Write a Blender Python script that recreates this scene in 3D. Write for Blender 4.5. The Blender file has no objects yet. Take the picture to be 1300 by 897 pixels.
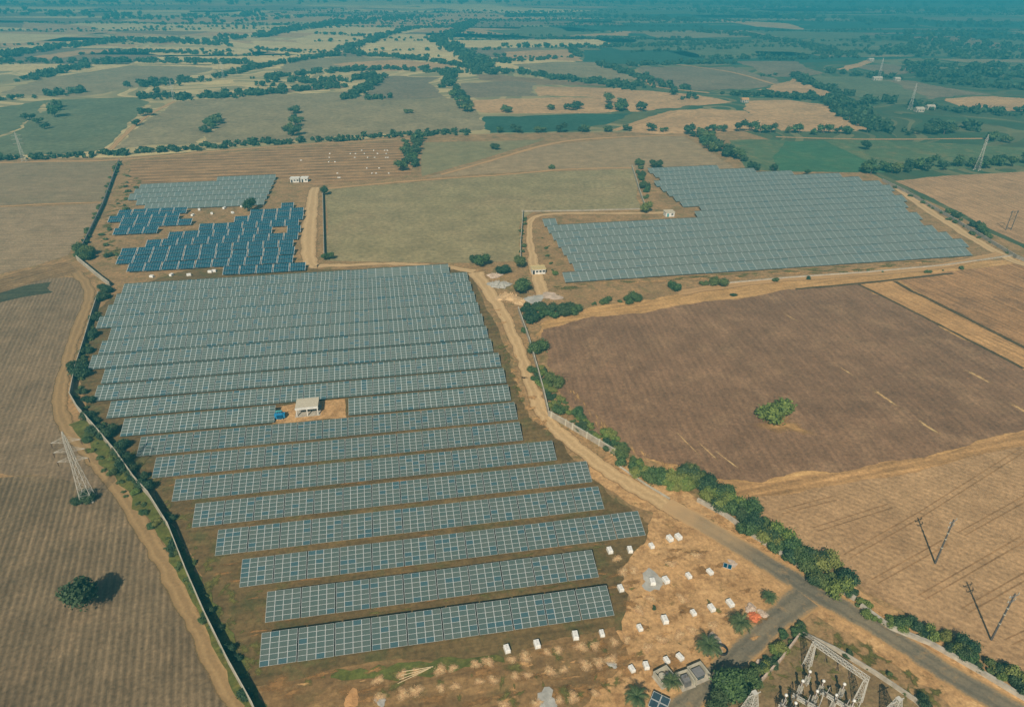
import bpy, math, random
import numpy as np
from mathutils import Matrix, Vector

random.seed(7); RNG = np.random.default_rng(7)
S = bpy.context.scene
COL = S.collection
R = math.radians

# ------------------------------------------------------------------ camera, sky, sun, exposure
TH, F, ROLL, H = 0.5115260, 865.3797, 0.0067932, 133.87      # pitch, focal length in photo pixels, roll, height
cam = bpy.data.cameras.new('camera'); co = bpy.data.objects.new('camera', cam); COL.objects.link(co)
cam.sensor_width = 36; cam.lens = 36 * F / 1300; cam.clip_end = 40000; cam.clip_start = 1
co.matrix_world = Matrix.Translation((0, 0, H)) @ Matrix.Rotation(math.pi / 2 - TH, 4, 'X') @ Matrix.Rotation(ROLL, 4, 'Z')
S.camera = co

SUN_EL, SUN_AZ = R(41), R(14)     # shadows run 14 degrees right of the view direction
w = bpy.data.worlds.new('World'); S.world = w; w.use_nodes = True
nt = w.node_tree; nt.nodes.clear()
sky = nt.nodes.new('ShaderNodeTexSky'); sky.sky_type = 'NISHITA'; sky.sun_disc = False
sky.sun_elevation = SUN_EL; sky.sun_rotation = math.pi + SUN_AZ
sky.dust_density = 2.0
bg = nt.nodes.new('ShaderNodeBackground'); bg.inputs[1].default_value = 0.055
out = nt.nodes.new('ShaderNodeOutputWorld')
nt.links.new(sky.outputs[0], bg.inputs[0]); nt.links.new(bg.outputs[0], out.inputs[0])
sl = bpy.data.lights.new('sun', 'SUN'); sl.energy = 5.0; sl.angle = R(0.55); sl.color = (1.0, 0.90, 0.75)
so = bpy.data.objects.new('sun', sl); COL.objects.link(so)
sd = Vector((-math.sin(SUN_AZ) * math.cos(SUN_EL), -math.cos(SUN_AZ) * math.cos(SUN_EL), math.sin(SUN_EL)))
so.rotation_euler = sd.to_track_quat('Z', 'Y').to_euler(); so.location = (0, 0, 300)
S.view_settings.view_transform = 'Standard'; S.view_settings.look = 'None'
S.view_settings.exposure = 0.08; S.view_settings.gamma = 1.0; S.view_settings.use_curve_mapping = False
S.cycles.max_bounces = 4; S.cycles.diffuse_bounces = 2; S.cycles.volume_bounces = 0
S.cycles.volume_max_steps = 64

# ------------------------------------------------------------------ helpers
def at(px, py, z=0.0):
    """ground point seen at a pixel of the 1300 x 897 photograph"""
    a, b = px - 650, py - 448.5
    cr, sr = math.cos(ROLL), math.sin(ROLL)
    x, y = cr * a + sr * b, -sr * a + cr * b
    c, s = math.cos(TH), math.sin(TH)
    u = -y / F
    t = (z - H) / (-s + u * c)
    return (x / F * t, (c + u * s) * t)

def proj(X, Y, Z=0.0):
    Z -= H; c, s = math.cos(TH), math.sin(TH)
    d = Y * c - Z * s; u = Y * s + Z * c
    x, y = F * X / d, -F * u / d
    cr, sr = math.cos(ROLL), math.sin(ROLL)
    return 650 + cr * x - sr * y, 448.5 + sr * x + cr * y

def inside(p, poly):
    x, y = p; r = False; j = len(poly) - 1
    for i in range(len(poly)):
        (xi, yi), (xj, yj) = poly[i], poly[j]
        if (yi > y) != (yj > y) and x < (xj - xi) * (y - yi) / (yj - yi) + xi: r = not r
        j = i
    return r

def tag(o, label=None, cat=None, group=None, kind=None):
    if label: o['label'] = label
    if cat: o['category'] = cat
    if group: o['group'] = group
    if kind: o['kind'] = kind
    return o

class MB:
    def __init__(s): s.v = []; s.f = []; s.m = []; s.uv = []
    def face(s, pts, m=0, uv=None):
        n = len(s.v); s.v += [tuple(p) for p in pts]; s.f.append(tuple(range(n, n + len(pts)))); s.m.append(m)
        s.uv.append(uv or [(0, 0)] * len(pts)); return s
    def hexa(s, b, t, m=0):
        """prism between two loops of equal length"""
        n = len(s.v); k = len(b); s.v += [tuple(p) for p in b] + [tuple(p) for p in t]
        fs = [tuple(range(n + k - 1, n - 1, -1)), tuple(range(n + k, n + 2 * k))]
        fs += [(n + i, n + (i + 1) % k, n + k + (i + 1) % k, n + k + i) for i in range(k)]
        for f in fs: s.f.append(f); s.m.append(m); s.uv.append([(0, 0)] * len(f))
        return s
    def box(s, c, d, m=0, rz=0.0, taper=1.0):
        x, y, z = c; a, b, h = d[0] / 2, d[1] / 2, d[2]
        cs, sn = math.cos(rz), math.sin(rz)
        def q(u, v, zz): return (x + u * cs - v * sn, y + u * sn + v * cs, zz)
        lo = [q(u, v, z) for u, v in ((-a, -b), (a, -b), (a, b), (-a, b))]
        hi = [q(u * taper, v * taper, z + h) for u, v in ((-a, -b), (a, -b), (a, b), (-a, b))]
        return s.hexa(lo, hi, m)
    def bar(s, p, q, t, m=0, n=4, t2=None):
        p, q = Vector(p), Vector(q); d = (q - p)
        if d.length < 1e-6: return s
        a = d.normalized().orthogonal().normalized(); b = d.normalized().cross(a)
        t2 = t if t2 is None else t2
        L = lambda c, r: [c + a * (r * math.cos(k * 2 * math.pi / n)) + b * (r * math.sin(k * 2 * math.pi / n)) for k in range(n)]
        return s.hexa(L(p, t / 2), L(q, t2 / 2), m)
    def cyl(s, c, r, h, m=0, n=12, r2=None):
        return s.bar(c, (c[0], c[1], c[2] + h), 2 * r, m, n, 2 * (r if r2 is None else r2))
    def build(s, name, mats, parent=None, loc=None, smooth=False):
        me = bpy.data.meshes.new(name); me.from_pydata(s.v, [], s.f)
        for mt in (mats if isinstance(mats, (list, tuple)) else [mats]): me.materials.append(mt)
        me.polygons.foreach_set('material_index', s.m)
        if any(u != (0, 0) for q in s.uv for u in q):
            l = me.uv_layers.new(name='UVMap')
            l.data.foreach_set('uv', [c for q in s.uv for u in q for c in u])
        if smooth: me.polygons.foreach_set('use_smooth', [True] * len(me.polygons))
        me.update()
        return link(name, me, parent, loc)

def link(name, me, parent=None, loc=None):
    o = bpy.data.objects.new(name, me); COL.objects.link(o)
    if parent: o.parent = parent
    if loc: o.location = loc
    return o

def empty(name, loc, rz=0.0):
    o = bpy.data.objects.new(name, None); COL.objects.link(o); o.location = loc; o.rotation_euler = (0, 0, rz)
    o.empty_display_size = 0.5
    return o

KIDS = {}
def copy_tree(o, parent=None):
    c = o.copy(); COL.objects.link(c)
    if parent: c.parent = parent
    for ch in KIDS.get(o.name) or o.children: copy_tree(ch, c)
    return c

# ------------------------------------------------------------------ materials
def srgb(*c):
    return tuple((v / 255 / 12.92 if v / 255 <= 0.04045 else ((v / 255 + 0.055) / 1.055) ** 2.4) for v in c)

class MT:
    """a small wrapper round one node tree"""
    def __init__(s, name, rough=0.9, spec=0.2):
        s.m = bpy.data.materials.new(name); s.m.use_nodes = True; s.t = s.m.node_tree
        s.p = s.t.nodes['Principled BSDF']; s.p.inputs['Roughness'].default_value = rough
        s.p.inputs['Specular IOR Level'].default_value = spec
        s.oc = None
    def n(s, typ, **k):
        x = s.t.nodes.new(typ)
        for a, b in k.items(): setattr(x, a, b)
        return x
    def l(s, a, b): s.t.links.new(a, b)
    def coord(s):
        if not s.oc: s.oc = s.n('ShaderNodeTexCoord')
        return s.oc
    def mapped(s, rot=0.0, scale=(1, 1, 1), src=None):
        mp = s.n('ShaderNodeMapping', vector_type='TEXTURE'); mp.inputs['Rotation'].default_value = (0, 0, -rot); mp.inputs['Scale'].default_value = tuple(1 / v for v in scale)   # turn first, then scale
        s.l(src or s.coord().outputs['Object'], mp.inputs[0]); return mp.outputs[0]
    def noise(s, scale, detail=4, vec=None, rough=0.55):
        x = s.n('ShaderNodeTexNoise'); x.inputs['Scale'].default_value = scale; x.inputs['Detail'].default_value = detail
        x.inputs['Roughness'].default_value = rough
        s.l(vec or s.coord().outputs['Object'], x.inputs['Vector']); return x.outputs['Fac']
    def math(s, op, a, b=None, clamp=False):
        x = s.n('ShaderNodeMath', operation=op, use_clamp=clamp)
        for i, v in enumerate((a, b)):
            if v is None: continue
            if isinstance(v, (int, float)): x.inputs[i].default_value = v
            else: s.l(v, x.inputs[i])
        return x.outputs[0]
    def ramp(s, fac, stops, interp='LINEAR'):
        x = s.n('ShaderNodeValToRGB'); e = x.color_ramp.elements; x.color_ramp.interpolation = interp
        while len(e) < len(stops): e.new(0.5)
        for i, (p, c) in enumerate(stops):
            e[i].position = p; e[i].color = (c, c, c, 1) if isinstance(c, (int, float)) else (*c, 1)
        s.l(fac, x.inputs[0]); return x.outputs[0]
    def mix(s, fac, a, b, mode='MIX'):
        x = s.n('ShaderNodeMix', data_type='RGBA', blend_type=mode)
        for i, v in ((0, fac), (6, a), (7, b)):
            if isinstance(v, (int, float)): x.inputs[i].default_value = v
            elif isinstance(v, tuple): x.inputs[i].default_value = (*v, 1)
            else: s.l(v, x.inputs[i])
        return x.outputs[2]
    def bump(s, h, strength=0.3, dist=0.2):
        b = s.n('ShaderNodeBump'); b.inputs['Strength'].default_value = strength; b.inputs['Distance'].default_value = dist
        s.l(h, b.inputs['Height']); s.l(b.outputs[0], s.p.inputs['Normal'])
    def done(s, col):
        if isinstance(col, tuple): s.p.inputs['Base Color'].default_value = (*col, 1)
        else: s.l(col, s.p.inputs['Base Color'])
        return s.m

def scale_c(c, k): return tuple(min(1, v * k) for v in c)

def plain(name, c, rough=0.7, spec=0.3, metal=0.0, var=0.25, sc=1.5):
    t = MT(name, rough, spec); t.p.inputs['Metallic'].default_value = metal
    n = t.noise(sc, 4)
    return t.done(t.mix(t.ramp(n, [(0.3, 0.0), (0.7, 1.0)]), scale_c(c, 1 - var), scale_c(c, 1 + var * 0.6)))

def soil(name, base, alt, third=None, ang=None, spacing=2.0, line=0.25, streak=0.5, macro=0.03, fine=0.9, alt_amt=0.6, third_amt=0.35,
         spots=None, bump=0.35, wob=0.6, flecks=0.0):
    """ground: two tones in large patches, fine clods, streaks along the rows, row lines and tufts"""
    t = MT(name, 0.95, 0.1)
    a = ang if ang is not None else 0.4
    along = t.mapped(-a, (0.035, 0.55, 1))            # streaks: long along the rows
    n1 = t.noise(macro, 6, rough=0.65)
    col = t.mix(t.math('MULTIPLY', t.ramp(n1, [(0.38, 0.0), (0.62, 1.0)]), alt_amt), base, alt)
    if third:
        n3 = t.noise(macro * 2.7, 7, t.mapped(1.1, (1, 1, 1)), rough=0.7)
        col = t.mix(t.math('MULTIPLY', t.ramp(n3, [(0.50, 0.0), (0.62, 1.0)]), third_amt), col, third)
    st = t.noise(1.0, 6, along, rough=0.65)
    col = t.mix(streak, col, t.mix(t.ramp(st, [(0.34, 0.0), (0.66, 1.0)]), (.70, .70, .70), (.32, .32, .32)), 'OVERLAY')
    md = t.noise(0.13 * min(1, fine), 6, rough=0.7)
    col = t.mix(0.5, col, t.ramp(md, [(0.32, (0.30,) * 3), (0.68, (0.70,) * 3)]), 'OVERLAY')
    fn = t.noise(fine, 6, rough=0.75)
    col = t.mix(0.7, col, t.ramp(fn, [(0.32, (0.24,) * 3), (0.68, (0.76,) * 3)]), 'OVERLAY')
    hgt = fn
    if ang is not None and line > 0:
        wv = t.n('ShaderNodeTexWave'); wv.bands_direction = 'Y'; wv.inputs['Scale'].default_value = 0.3142 / spacing
        wv.inputs['Distortion'].default_value = wob; wv.inputs['Detail'].default_value = 3; wv.inputs['Detail Scale'].default_value = 0.6 * spacing
        t.l(t.mapped(-a), wv.inputs['Vector'])
        brk = t.ramp(t.noise(0.05, 4), [(0.35, 0.2), (0.6, 1.0)])
        ln = t.math('MULTIPLY', t.ramp(wv.outputs['Fac'], [(0.12, 1.0), (0.5, 0.0)]), t.math('MULTIPLY', brk, line))
        col = t.mix(ln, col, scale_c(base, 0.45))
        hgt = t.math('ADD', fn, t.math('MULTIPLY', wv.outputs['Fac'], 0.8))
    if flecks:
        fl = t.noise(1.0, 5, t.mapped(-a, (0.12, 0.9, 1)), rough=0.75)
        col = t.mix(t.math('MULTIPLY', t.ramp(fl, [(0.62, 0.0), (0.68, 1.0)]), flecks), col, scale_c(base, 1.7))
    if spots:
        sp = t.noise(0.35, 6, rough=0.75)
        col = t.mix(t.ramp(sp, [(0.57, 0.0), (0.66, 0.8)]), col, spots)
    t.bump(hgt, bump, 0.3)
    return t.done(col)

def leaf(name, lo, hi, warm):
    t = MT(name, 0.65, 0.25)
    oi = t.n('ShaderNodeObjectInfo'); g = t.n('ShaderNodeNewGeometry')
    c = t.mix(g.outputs['Random Per Island'], lo, hi)
    c = t.mix(t.math('MULTIPLY', t.math('POWER', oi.outputs['Random'], 1.5), 0.8), c, warm)
    t.p.inputs['Subsurface Weight'].default_value = 0.0
    return t.done(c)

M = {}
M['leaf'] = leaf('foliage', (0.016, 0.050, 0.024), (0.090, 0.155, 0.045), (0.11, 0.13, 0.035))
M['leaf_light'] = leaf('light_foliage', (0.045, 0.095, 0.025), (0.19, 0.25, 0.05), (0.20, 0.19, 0.05))
M['leaf_dark'] = leaf('dark_foliage', (0.010, 0.030, 0.020), (0.055, 0.105, 0.042), (0.06, 0.085, 0.03))
M['palm'] = leaf('palm_foliage', (0.035, 0.065, 0.022), (0.13, 0.16, 0.06), (0.07, 0.11, 0.04))
M['bark'] = plain('bark', (0.11, 0.085, 0.06), 0.9)
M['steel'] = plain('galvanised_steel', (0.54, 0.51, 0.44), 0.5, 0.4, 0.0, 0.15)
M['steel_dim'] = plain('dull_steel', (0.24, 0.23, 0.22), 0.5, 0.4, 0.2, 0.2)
M['edge'] = plain('shaded_edge', (0.05, 0.05, 0.045), 0.8, 0.2)  # shade between table rows put into the edge colour
M['frame'] = plain('aluminium_frame', (0.54, 0.56, 0.54), 0.45, 0.5, 0.0, 0.1)
M['conc'] = plain('white_concrete', (0.76, 0.74, 0.68), 0.85, 0.2, 0.0, 0.16, 1.3)
M['conc_dirty'] = plain('weathered_concrete', (0.42, 0.37, 0.29), 0.9, 0.2, 0.0, 0.3, 0.8)
M['wall'] = plain('precast_wall', (0.36, 0.31, 0.235), 0.9, 0.2, 0.0, 0.3, 0.5)
M['coping'] = plain('wall_coping', (0.46, 0.42, 0.32), 0.9, 0.2, 0.0, 0.28, 0.5)
M['white'] = plain('white_paint', (0.66, 0.64, 0.58), 0.7, 0.3, 0.0, 0.25)
M['cream'] = plain('cream_roof', (0.52, 0.46, 0.34), 0.8, 0.2, 0.0, 0.2)
M['yellow'] = plain('yellow_ochre_roof', (0.52, 0.41, 0.20), 0.8, 0.2, 0.0, 0.2)
M['dark'] = plain('dark_opening', (0.03, 0.032, 0.035), 0.8, 0.2)
M['black'] = plain('black_rubber', (0.02, 0.02, 0.022), 0.6, 0.3)
M['bluecloth'] = plain('blue_enamel', (0.02, 0.22, 0.42), 0.55, 0.4, 0.0, 0.3)
M['teal'] = plain('teal_paint', (0.04, 0.26, 0.27), 0.6, 0.3)
M['glassdark'] = plain('dark_glass', (0.035, 0.06, 0.075), 0.2, 0.6)
M['orange'] = plain('orange_sand', (0.62, 0.19, 0.08), 0.95, 0.1, 0.0, 0.25, 0.8)
M['pinkrub'] = plain('pink_rubble', (0.52, 0.40, 0.30), 0.95, 0.1, 0.0, 0.35, 1.5)
M['greyrub'] = plain('grey_gravel', (0.40, 0.38, 0.33), 0.95, 0.1, 0.0, 0.3, 1.0)
M['sand'] = plain('yellow_sand', (0.56, 0.38, 0.20), 0.95, 0.1, 0.0, 0.3, 0.7)
M['pit'] = plain('orange_earth', (0.50, 0.27, 0.11), 0.95, 0.1, 0.0, 0.3, 0.8)
M['porcelain'] = plain('brown_porcelain', (0.13, 0.09, 0.06), 0.35, 0.5)
M['wood'] = plain('pale_wood', (0.62, 0.48, 0.28), 0.8, 0.2)
M['pole'] = plain('pole_concrete', (0.10, 0.09, 0.08), 0.8, 0.2)

def glass(name, a, b, c, rough=0.28):
    t = MT(name, rough, 0.5)
    oi = t.n('ShaderNodeObjectInfo')
    col = t.ramp(oi.outputs['Random'], [(0.0, a), (0.55, b), (0.86, a), (0.90, c), (1.0, c)])
    cells = t.n('ShaderNodeTexBrick'); cells.offset = 0.0
    cells.inputs['Scale'].default_value = 1.0; cells.inputs['Mortar Size'].default_value = 0.012
    cells.inputs['Brick Width'].default_value = 0.33; cells.inputs['Row Height'].default_value = 0.2
    cells.inputs['Color1'].default_value = (1, 1, 1, 1); cells.inputs['Color2'].default_value = (0.86, 0.86, 0.86, 1); cells.inputs['Mortar'].default_value = (1.5, 1.5, 1.5, 1)
    t.l(t.coord().outputs['Object'], cells.inputs['Vector'])
    return t.done(t.mix(1.0, col, cells.outputs['Color'], 'MULTIPLY'))
GA, GB, GC = (0.076, 0.110, 0.098), (0.096, 0.120, 0.102), (0.054, 0.104, 0.114)
M['glass'] = glass('module_glass', scale_c(GA, 0.95), scale_c(GB, 0.95), scale_c(GC, 0.95))

def panel_mat(name, cols, line_c, wu, wv_, nu, nv, rough=0.3):
    """one table face: nu x nv modules drawn from the UVs, each module its own tone"""
    t = MT(name, rough, 0.5)
    uv = t.n('ShaderNodeUVMap'); sp = t.n('ShaderNodeSeparateXYZ'); t.l(uv.outputs[0], sp.inputs[0])
    fu = t.math('MULTIPLY', sp.outputs[0], nu); fv = t.math('MULTIPLY', sp.outputs[1], nv)
    def ed(x, wd):
        f = t.math('ABSOLUTE', t.math('SUBTRACT', t.math('FRACT', x), 0.5))
        return t.math('GREATER_THAN', f, 0.5 - wd)
    inner = t.math('LESS_THAN', t.math('ABSOLUTE', t.math('SUBTRACT', sp.outputs[1], 0.5)), 0.485)
    ln = t.math('MULTIPLY', t.math('MAXIMUM', ed(fu, wu), ed(fv, wv_)), inner)
    cb = t.n('ShaderNodeCombineXYZ'); t.l(t.math('FLOOR', fu), cb.inputs[0]); t.l(t.math('FLOOR', fv), cb.inputs[1])
    g = t.n('ShaderNodeNewGeometry'); oi = t.n('ShaderNodeObjectInfo')
    t.l(t.math('ADD', t.math('MULTIPLY', g.outputs['Random Per Island'], 91.0), t.math('MULTIPLY', oi.outputs['Random'], 57.0)), cb.inputs[2])
    wn = t.n('ShaderNodeTexWhiteNoise', noise_dimensions='3D'); t.l(cb.outputs[0], wn.inputs['Vector'])
    a, b, c = cols
    col = t.ramp(wn.outputs['Value'], [(0.0, a), (0.55, b), (0.88, a), (0.93, c), (1.0, c)])
    return t.done(t.mix(ln, col, line_c))
LINE = (0.50, 0.54, 0.52)
M['panel'] = panel_mat('solar_panel_face', (scale_c(GA, 1.1), scale_c(GB, 1.1), scale_c(GC, 1.05)), LINE, 0.035, 0.04, 4, 6)
M['panel_far'] = panel_mat('far_solar_panel_face', ((0.130, 0.165, 0.145), (0.145, 0.170, 0.145), (0.105, 0.150, 0.145)), (0.36, 0.40, 0.38), 0.035, 0.035, 2, 6)
M['panel_blue'] = panel_mat('blue_solar_panel_face', ((0.002, 0.046, 0.078), (0.003, 0.060, 0.098), (0.005, 0.076, 0.115)), (0.30, 0.42, 0.45), 0.025, 0.035, 6, 3, 0.5)
M['panel_blue'].node_tree.nodes['Principled BSDF'].inputs['Specular IOR Level'].default_value = 0.08

# ------------------------------------------------------------------ ground, fields, tracks
NL = [0]
def layer_z(layer):
    NL[0] += 1
    return layer * 0.02 + (NL[0] % 12) * 0.0016
def rough_edge(a, b, amp, step, rnd):
    """points from a to b, displaced by repeated midpoints"""
    d = math.hypot(b[0] - a[0], b[1] - a[1])
    if d < step: return [a]
    j = rnd.gauss(0, 1) * min(amp * 2.2, amp * 0.28 * d ** 0.5)
    m = ((a[0] + b[0]) / 2 - (b[1] - a[1]) / d * j, (a[1] + b[1]) / 2 + (b[0] - a[0]) / d * j)
    return rough_edge(a, m, amp * 0.8, step, rnd) + rough_edge(m, b, amp * 0.8, step, rnd)
def earth_poly(name, px, mat, layer, jit=0.6, step=1.6, world=False):
    pts = [p if world else at(*p) for p in px]
    outp = []; z = layer_z(layer)
    rnd = random.Random(len(px) * 31 + int(abs(pts[0][0])) * 7 + int(abs(pts[0][1])))
    for i, a in enumerate(pts):
        outp += rough_edge(a, pts[(i + 1) % len(pts)], jit, max(step, 0.007 * math.hypot(*a)), rnd)
    outp = [(x, y, z) for x, y in outp]
    area = sum(outp[i - 1][0] * outp[i][1] - outp[i][0] * outp[i - 1][1] for i in range(len(outp)))
    if area < 0: outp.reverse()
    mb = MB(); mb.face(outp)
    return tag(mb.build(name, mat), kind='structure')
def blobs(name, spots, mat, layer):
    """irregular patches of another earth: (px, py, length, width, angle)"""
    mb = MB(); z0 = layer_z(layer)
    for k, (px, py, l, w_, a) in enumerate(spots):
        x, y = at(px, py); n = 26; ph = [random.uniform(0, 6.3) for _ in range(5)]; c, s_ = math.cos(a), math.sin(a); L = []
        for i in range(n):
            t = i * 2 * math.pi / n
            r = 1 + 0.22 * math.sin(2 * t + ph[0]) + 0.18 * math.sin(3 * t + ph[1]) + 0.14 * math.sin(5 * t + ph[2]) + 0.10 * math.sin(8 * t + ph[3]) + random.gauss(0, 0.05)
            u, v = l * r * math.cos(t), w_ * r * math.sin(t); L.append((x + u * c - v * s_, y + u * s_ + v * c, z0 + k * 0.0004))
        for i in range(n):
            mb.face([(x, y, z0 + k * 0.0004), L[i], L[(i + 1) % n]], 0, [(0.001, 0), (1, 0), (1, 0)])
    return tag(mb.build(name, mat), kind='structure')
def ragged(mat, rough=1.4, sc=0.9):
    """a patch of earth that thins out into what lies under it"""
    m = mat.copy(); t = m.node_tree; p = t.nodes['Principled BSDF']
    uv = t.nodes.new('ShaderNodeUVMap'); sp = t.nodes.new('ShaderNodeSeparateXYZ'); t.links.new(uv.outputs[0], sp.inputs[0])
    tc = t.nodes.new('ShaderNodeTexCoord'); nz = t.nodes.new('ShaderNodeTexNoise'); nz.inputs['Scale'].default_value = sc; nz.inputs['Detail'].default_value = 5; nz.inputs['Roughness'].default_value = 0.7
    t.links.new(tc.outputs['Object'], nz.inputs['Vector'])
    a = t.nodes.new('ShaderNodeMath'); a.operation = 'MULTIPLY_ADD'; a.inputs[1].default_value = rough; t.links.new(nz.outputs['Fac'], a.inputs[0]); t.links.new(sp.outputs[0], a.inputs[2])
    r = t.nodes.new('ShaderNodeMapRange'); r.inputs['From Min'].default_value = rough * 0.5 + 0.25; r.inputs['From Max'].default_value = rough * 0.5 + 0.85; r.inputs['To Min'].default_value = 0.9; r.inputs['To Max'].default_value = 0.0
    t.links.new(a.outputs[0], r.inputs[0]); t.links.new(r.outputs[0], p.inputs['Alpha'])
    return m

def spline(pts, closed=False, k=6):
    n = len(pts); res = []
    rng = range(n if closed else n - 1)
    for i in rng:
        P = [pts[(i + d) % n] if closed else pts[max(0, min(n - 1, i + d))] for d in (-1, 0, 1, 2)]
        for j in range(k):
            t = j / k
            res.append(tuple(0.5 * (2 * P[1][c] + (P[2][c] - P[0][c]) * t + (2 * P[0][c] - 5 * P[1][c] + 4 * P[2][c] - P[3][c]) * t * t + (3 * P[1][c] - P[0][c] - 3 * P[2][c] + P[3][c]) * t ** 3) for c in (0, 1)))
    if not closed: res.append(tuple(pts[-1]))
    return res

def strip(name, px, width, mat, layer, jit=0.15, k=6, z=None):
    """a road or track along a centre line; width a number or one per point; UV x runs across, y along in metres"""
    wd = width if isinstance(width, (list, tuple)) else [width] * len(px)
    p3 = spline([at(*p) for p in px], k=k)
    ws = np.interp(np.linspace(0, len(px) - 1, len(p3)), range(len(px)), wd)
    mb = MB(); L = []; dist = 0; lz = layer_z(layer)
    for i, p in enumerate(p3):
        a, b = p3[max(0, i - 1)], p3[min(len(p3) - 1, i + 1)]
        d = math.hypot(b[0] - a[0], b[1] - a[1]) + 1e-9
        nx, ny = -(b[1] - a[1]) / d, (b[0] - a[0]) / d
        if i: dist += math.hypot(p[0] - p3[i - 1][0], p[1] - p3[i - 1][1])
        l, r = ws[i] / 2 + random.gauss(0, jit), ws[i] / 2 + random.gauss(0, jit)
        L.append(((p[0] + nx * l, p[1] + ny * l, lz), (p[0] - nx * r, p[1] - ny * r, lz), dist))
    for (a, b, s0), (c, d, s1) in zip(L, L[1:]):
        mb.face([b, d, c, a], 0, [(1, s0), (1, s1), (0, s1), (0, s0)])
    return tag(mb.build(name, mat), kind='structure')

def track_mat(name, base, rut, verge, rut_amt=0.6):
    t = MT(name, 0.95, 0.1)
    uv = t.n('ShaderNodeUVMap'); sp = t.n('ShaderNodeSeparateXYZ'); t.l(uv.outputs[0], sp.inputs[0])
    wob = t.math('MULTIPLY', t.math('SUBTRACT', t.noise(0.25, 4), 0.5), 0.22)
    u = t.math('ADD', sp.outputs[0], wob)
    d = t.math('ABSOLUTE', t.math('SUBTRACT', u, 0.5))              # 0 centre .. 0.5 edge
    rr = t.math('ABSOLUTE', t.math('SUBTRACT', d, 0.2))
    n1 = t.noise(0.06, 5)
    col = t.mix(t.ramp(n1, [(0.35, 0.0), (0.7, 0.7)]), base, scale_c(base, 0.8))
    col = t.mix(t.math('MULTIPLY', t.ramp(rr, [(0.03, 1.0), (0.12, 0.0)]), rut_amt), col, rut)
    col = t.mix(t.math('MULTIPLY', t.ramp(d, [(0.36, 0.0), (0.47, 1.0)]), 0.8), col, verge)
    fn = t.noise(1.2, 6, rough=0.7)
    col = t.mix(0.5, col, t.ramp(fn, [(0.25, (0.28,) * 3), (0.75, (0.72,) * 3)]), 'OVERLAY')
    t.bump(fn, 0.25, 0.2)
    ed = t.math('ADD', d, t.math('MULTIPLY', t.math('SUBTRACT', t.noise(0.5, 5, rough=0.7), 0.5), 0.35))
    t.l(t.ramp(ed, [(0.38, 1.0), (0.49, 0.0)]), t.p.inputs['Alpha'])
    return t.done(col)

def B(*c): r, g, b = srgb(*c); return (r, g, b * 0.89)       # the plain's earths are all a little yellow
M['rub'] = soil('pale_rubble', srgb(206, 168, 120), srgb(218, 184, 138), srgb(168, 128, 86), None, macro=1.2, fine=4, streak=0, third_amt=0.8)
# colours
DIRT, ORANGE, SCRUB = B(144, 116, 84), B(168, 132, 94), B(110, 100, 66)
AZ_ROW = 0.1795
def ang_px(a, b):
    p, q = at(*a), at(*b); return math.atan2(q[1] - p[1], q[0] - p[0])

def countryside():
    """base sheet: a patchwork of fields to the horizon"""
    t = MT('countryside_ground', 0.95, 0.1)
    vo = t.n('ShaderNodeTexVoronoi'); vo.inputs['Scale'].default_value = 1.0; vo.inputs['Randomness'].default_value = 0.85
    wv = t.n('ShaderNodeVectorMath', operation='ADD')
    nz = t.n('ShaderNodeTexNoise'); nz.inputs['Scale'].default_value = 0.004; t.l(t.coord().outputs['Object'], nz.inputs['Vector'])
    sc = t.n('ShaderNodeVectorMath', operation='SCALE'); sc.inputs['Scale'].default_value = 80.0; t.l(nz.outputs['Color'], sc.inputs[0])
    t.l(t.coord().outputs['Object'], wv.inputs[0]); t.l(sc.outputs[0], wv.inputs[1])
    t.l(t.mapped(0.25, (1 / 330, 1 / 190, 1), wv.outputs[0]), vo.inputs['Vector'])
    sp = t.n('ShaderNodeSeparateColor'); t.l(vo.outputs['Color'], sp.inputs[0])
    col = t.ramp(sp.outputs[0], [(0.0, B(74, 92, 68)), (0.22, B(110, 108, 76)), (0.42, B(86, 98, 72)), (0.58, B(150, 132, 96)), (0.72, B(98, 96, 72)), (0.88, B(172, 152, 112)), (1.0, B(78, 98, 74))], 'CONSTANT')
    big = t.noise(0.0011, 3)
    xyz = t.n('ShaderNodeSeparateXYZ'); t.l(t.coord().outputs['Object'], xyz.inputs[0])
    ratio = t.math('DIVIDE', xyz.outputs[0], t.math('ADD', xyz.outputs[1], 300.0))          # dry plain to the north-west, green valley to the north-east
    dry = t.math('MULTIPLY', t.ramp(t.math('ADD', ratio, 0.5), [(0.46, 1.0), (0.62, 0.0)]), 0.85)
    col = t.mix(dry, col, t.ramp(sp.outputs[1], [(0.0, B(184, 162, 120)), (0.4, B(150, 136, 102)), (0.7, B(204, 180, 134)), (1.0, B(126, 120, 90))], 'CONSTANT'))
    green = t.math('MULTIPLY', t.ramp(t.math('ADD', ratio, 0.5), [(0.6, 0.0), (0.85, 1.0)]), 0.6)
    col = t.mix(green, col, B(62, 84, 62))
    col = t.mix(t.math('MULTIPLY', t.ramp(big, [(0.42, 0.0), (0.62, 0.6)]), t.math('SUBTRACT', 1.0, dry)), col, B(66, 84, 62))
    n = t.noise(0.03, 6)
    col = t.mix(0.5, col, t.ramp(n, [(0.3, (0.36,) * 3), (0.7, (0.64,) * 3)]), 'OVERLAY')
    return t.done(col)

g = MB(); g.face([(-9000, -1200, 0), (9000, -1200, 0), (9000, 10500, 0), (-9000, 10500, 0)])
tag(g.build('ground', countryside()), kind='structure')

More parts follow.
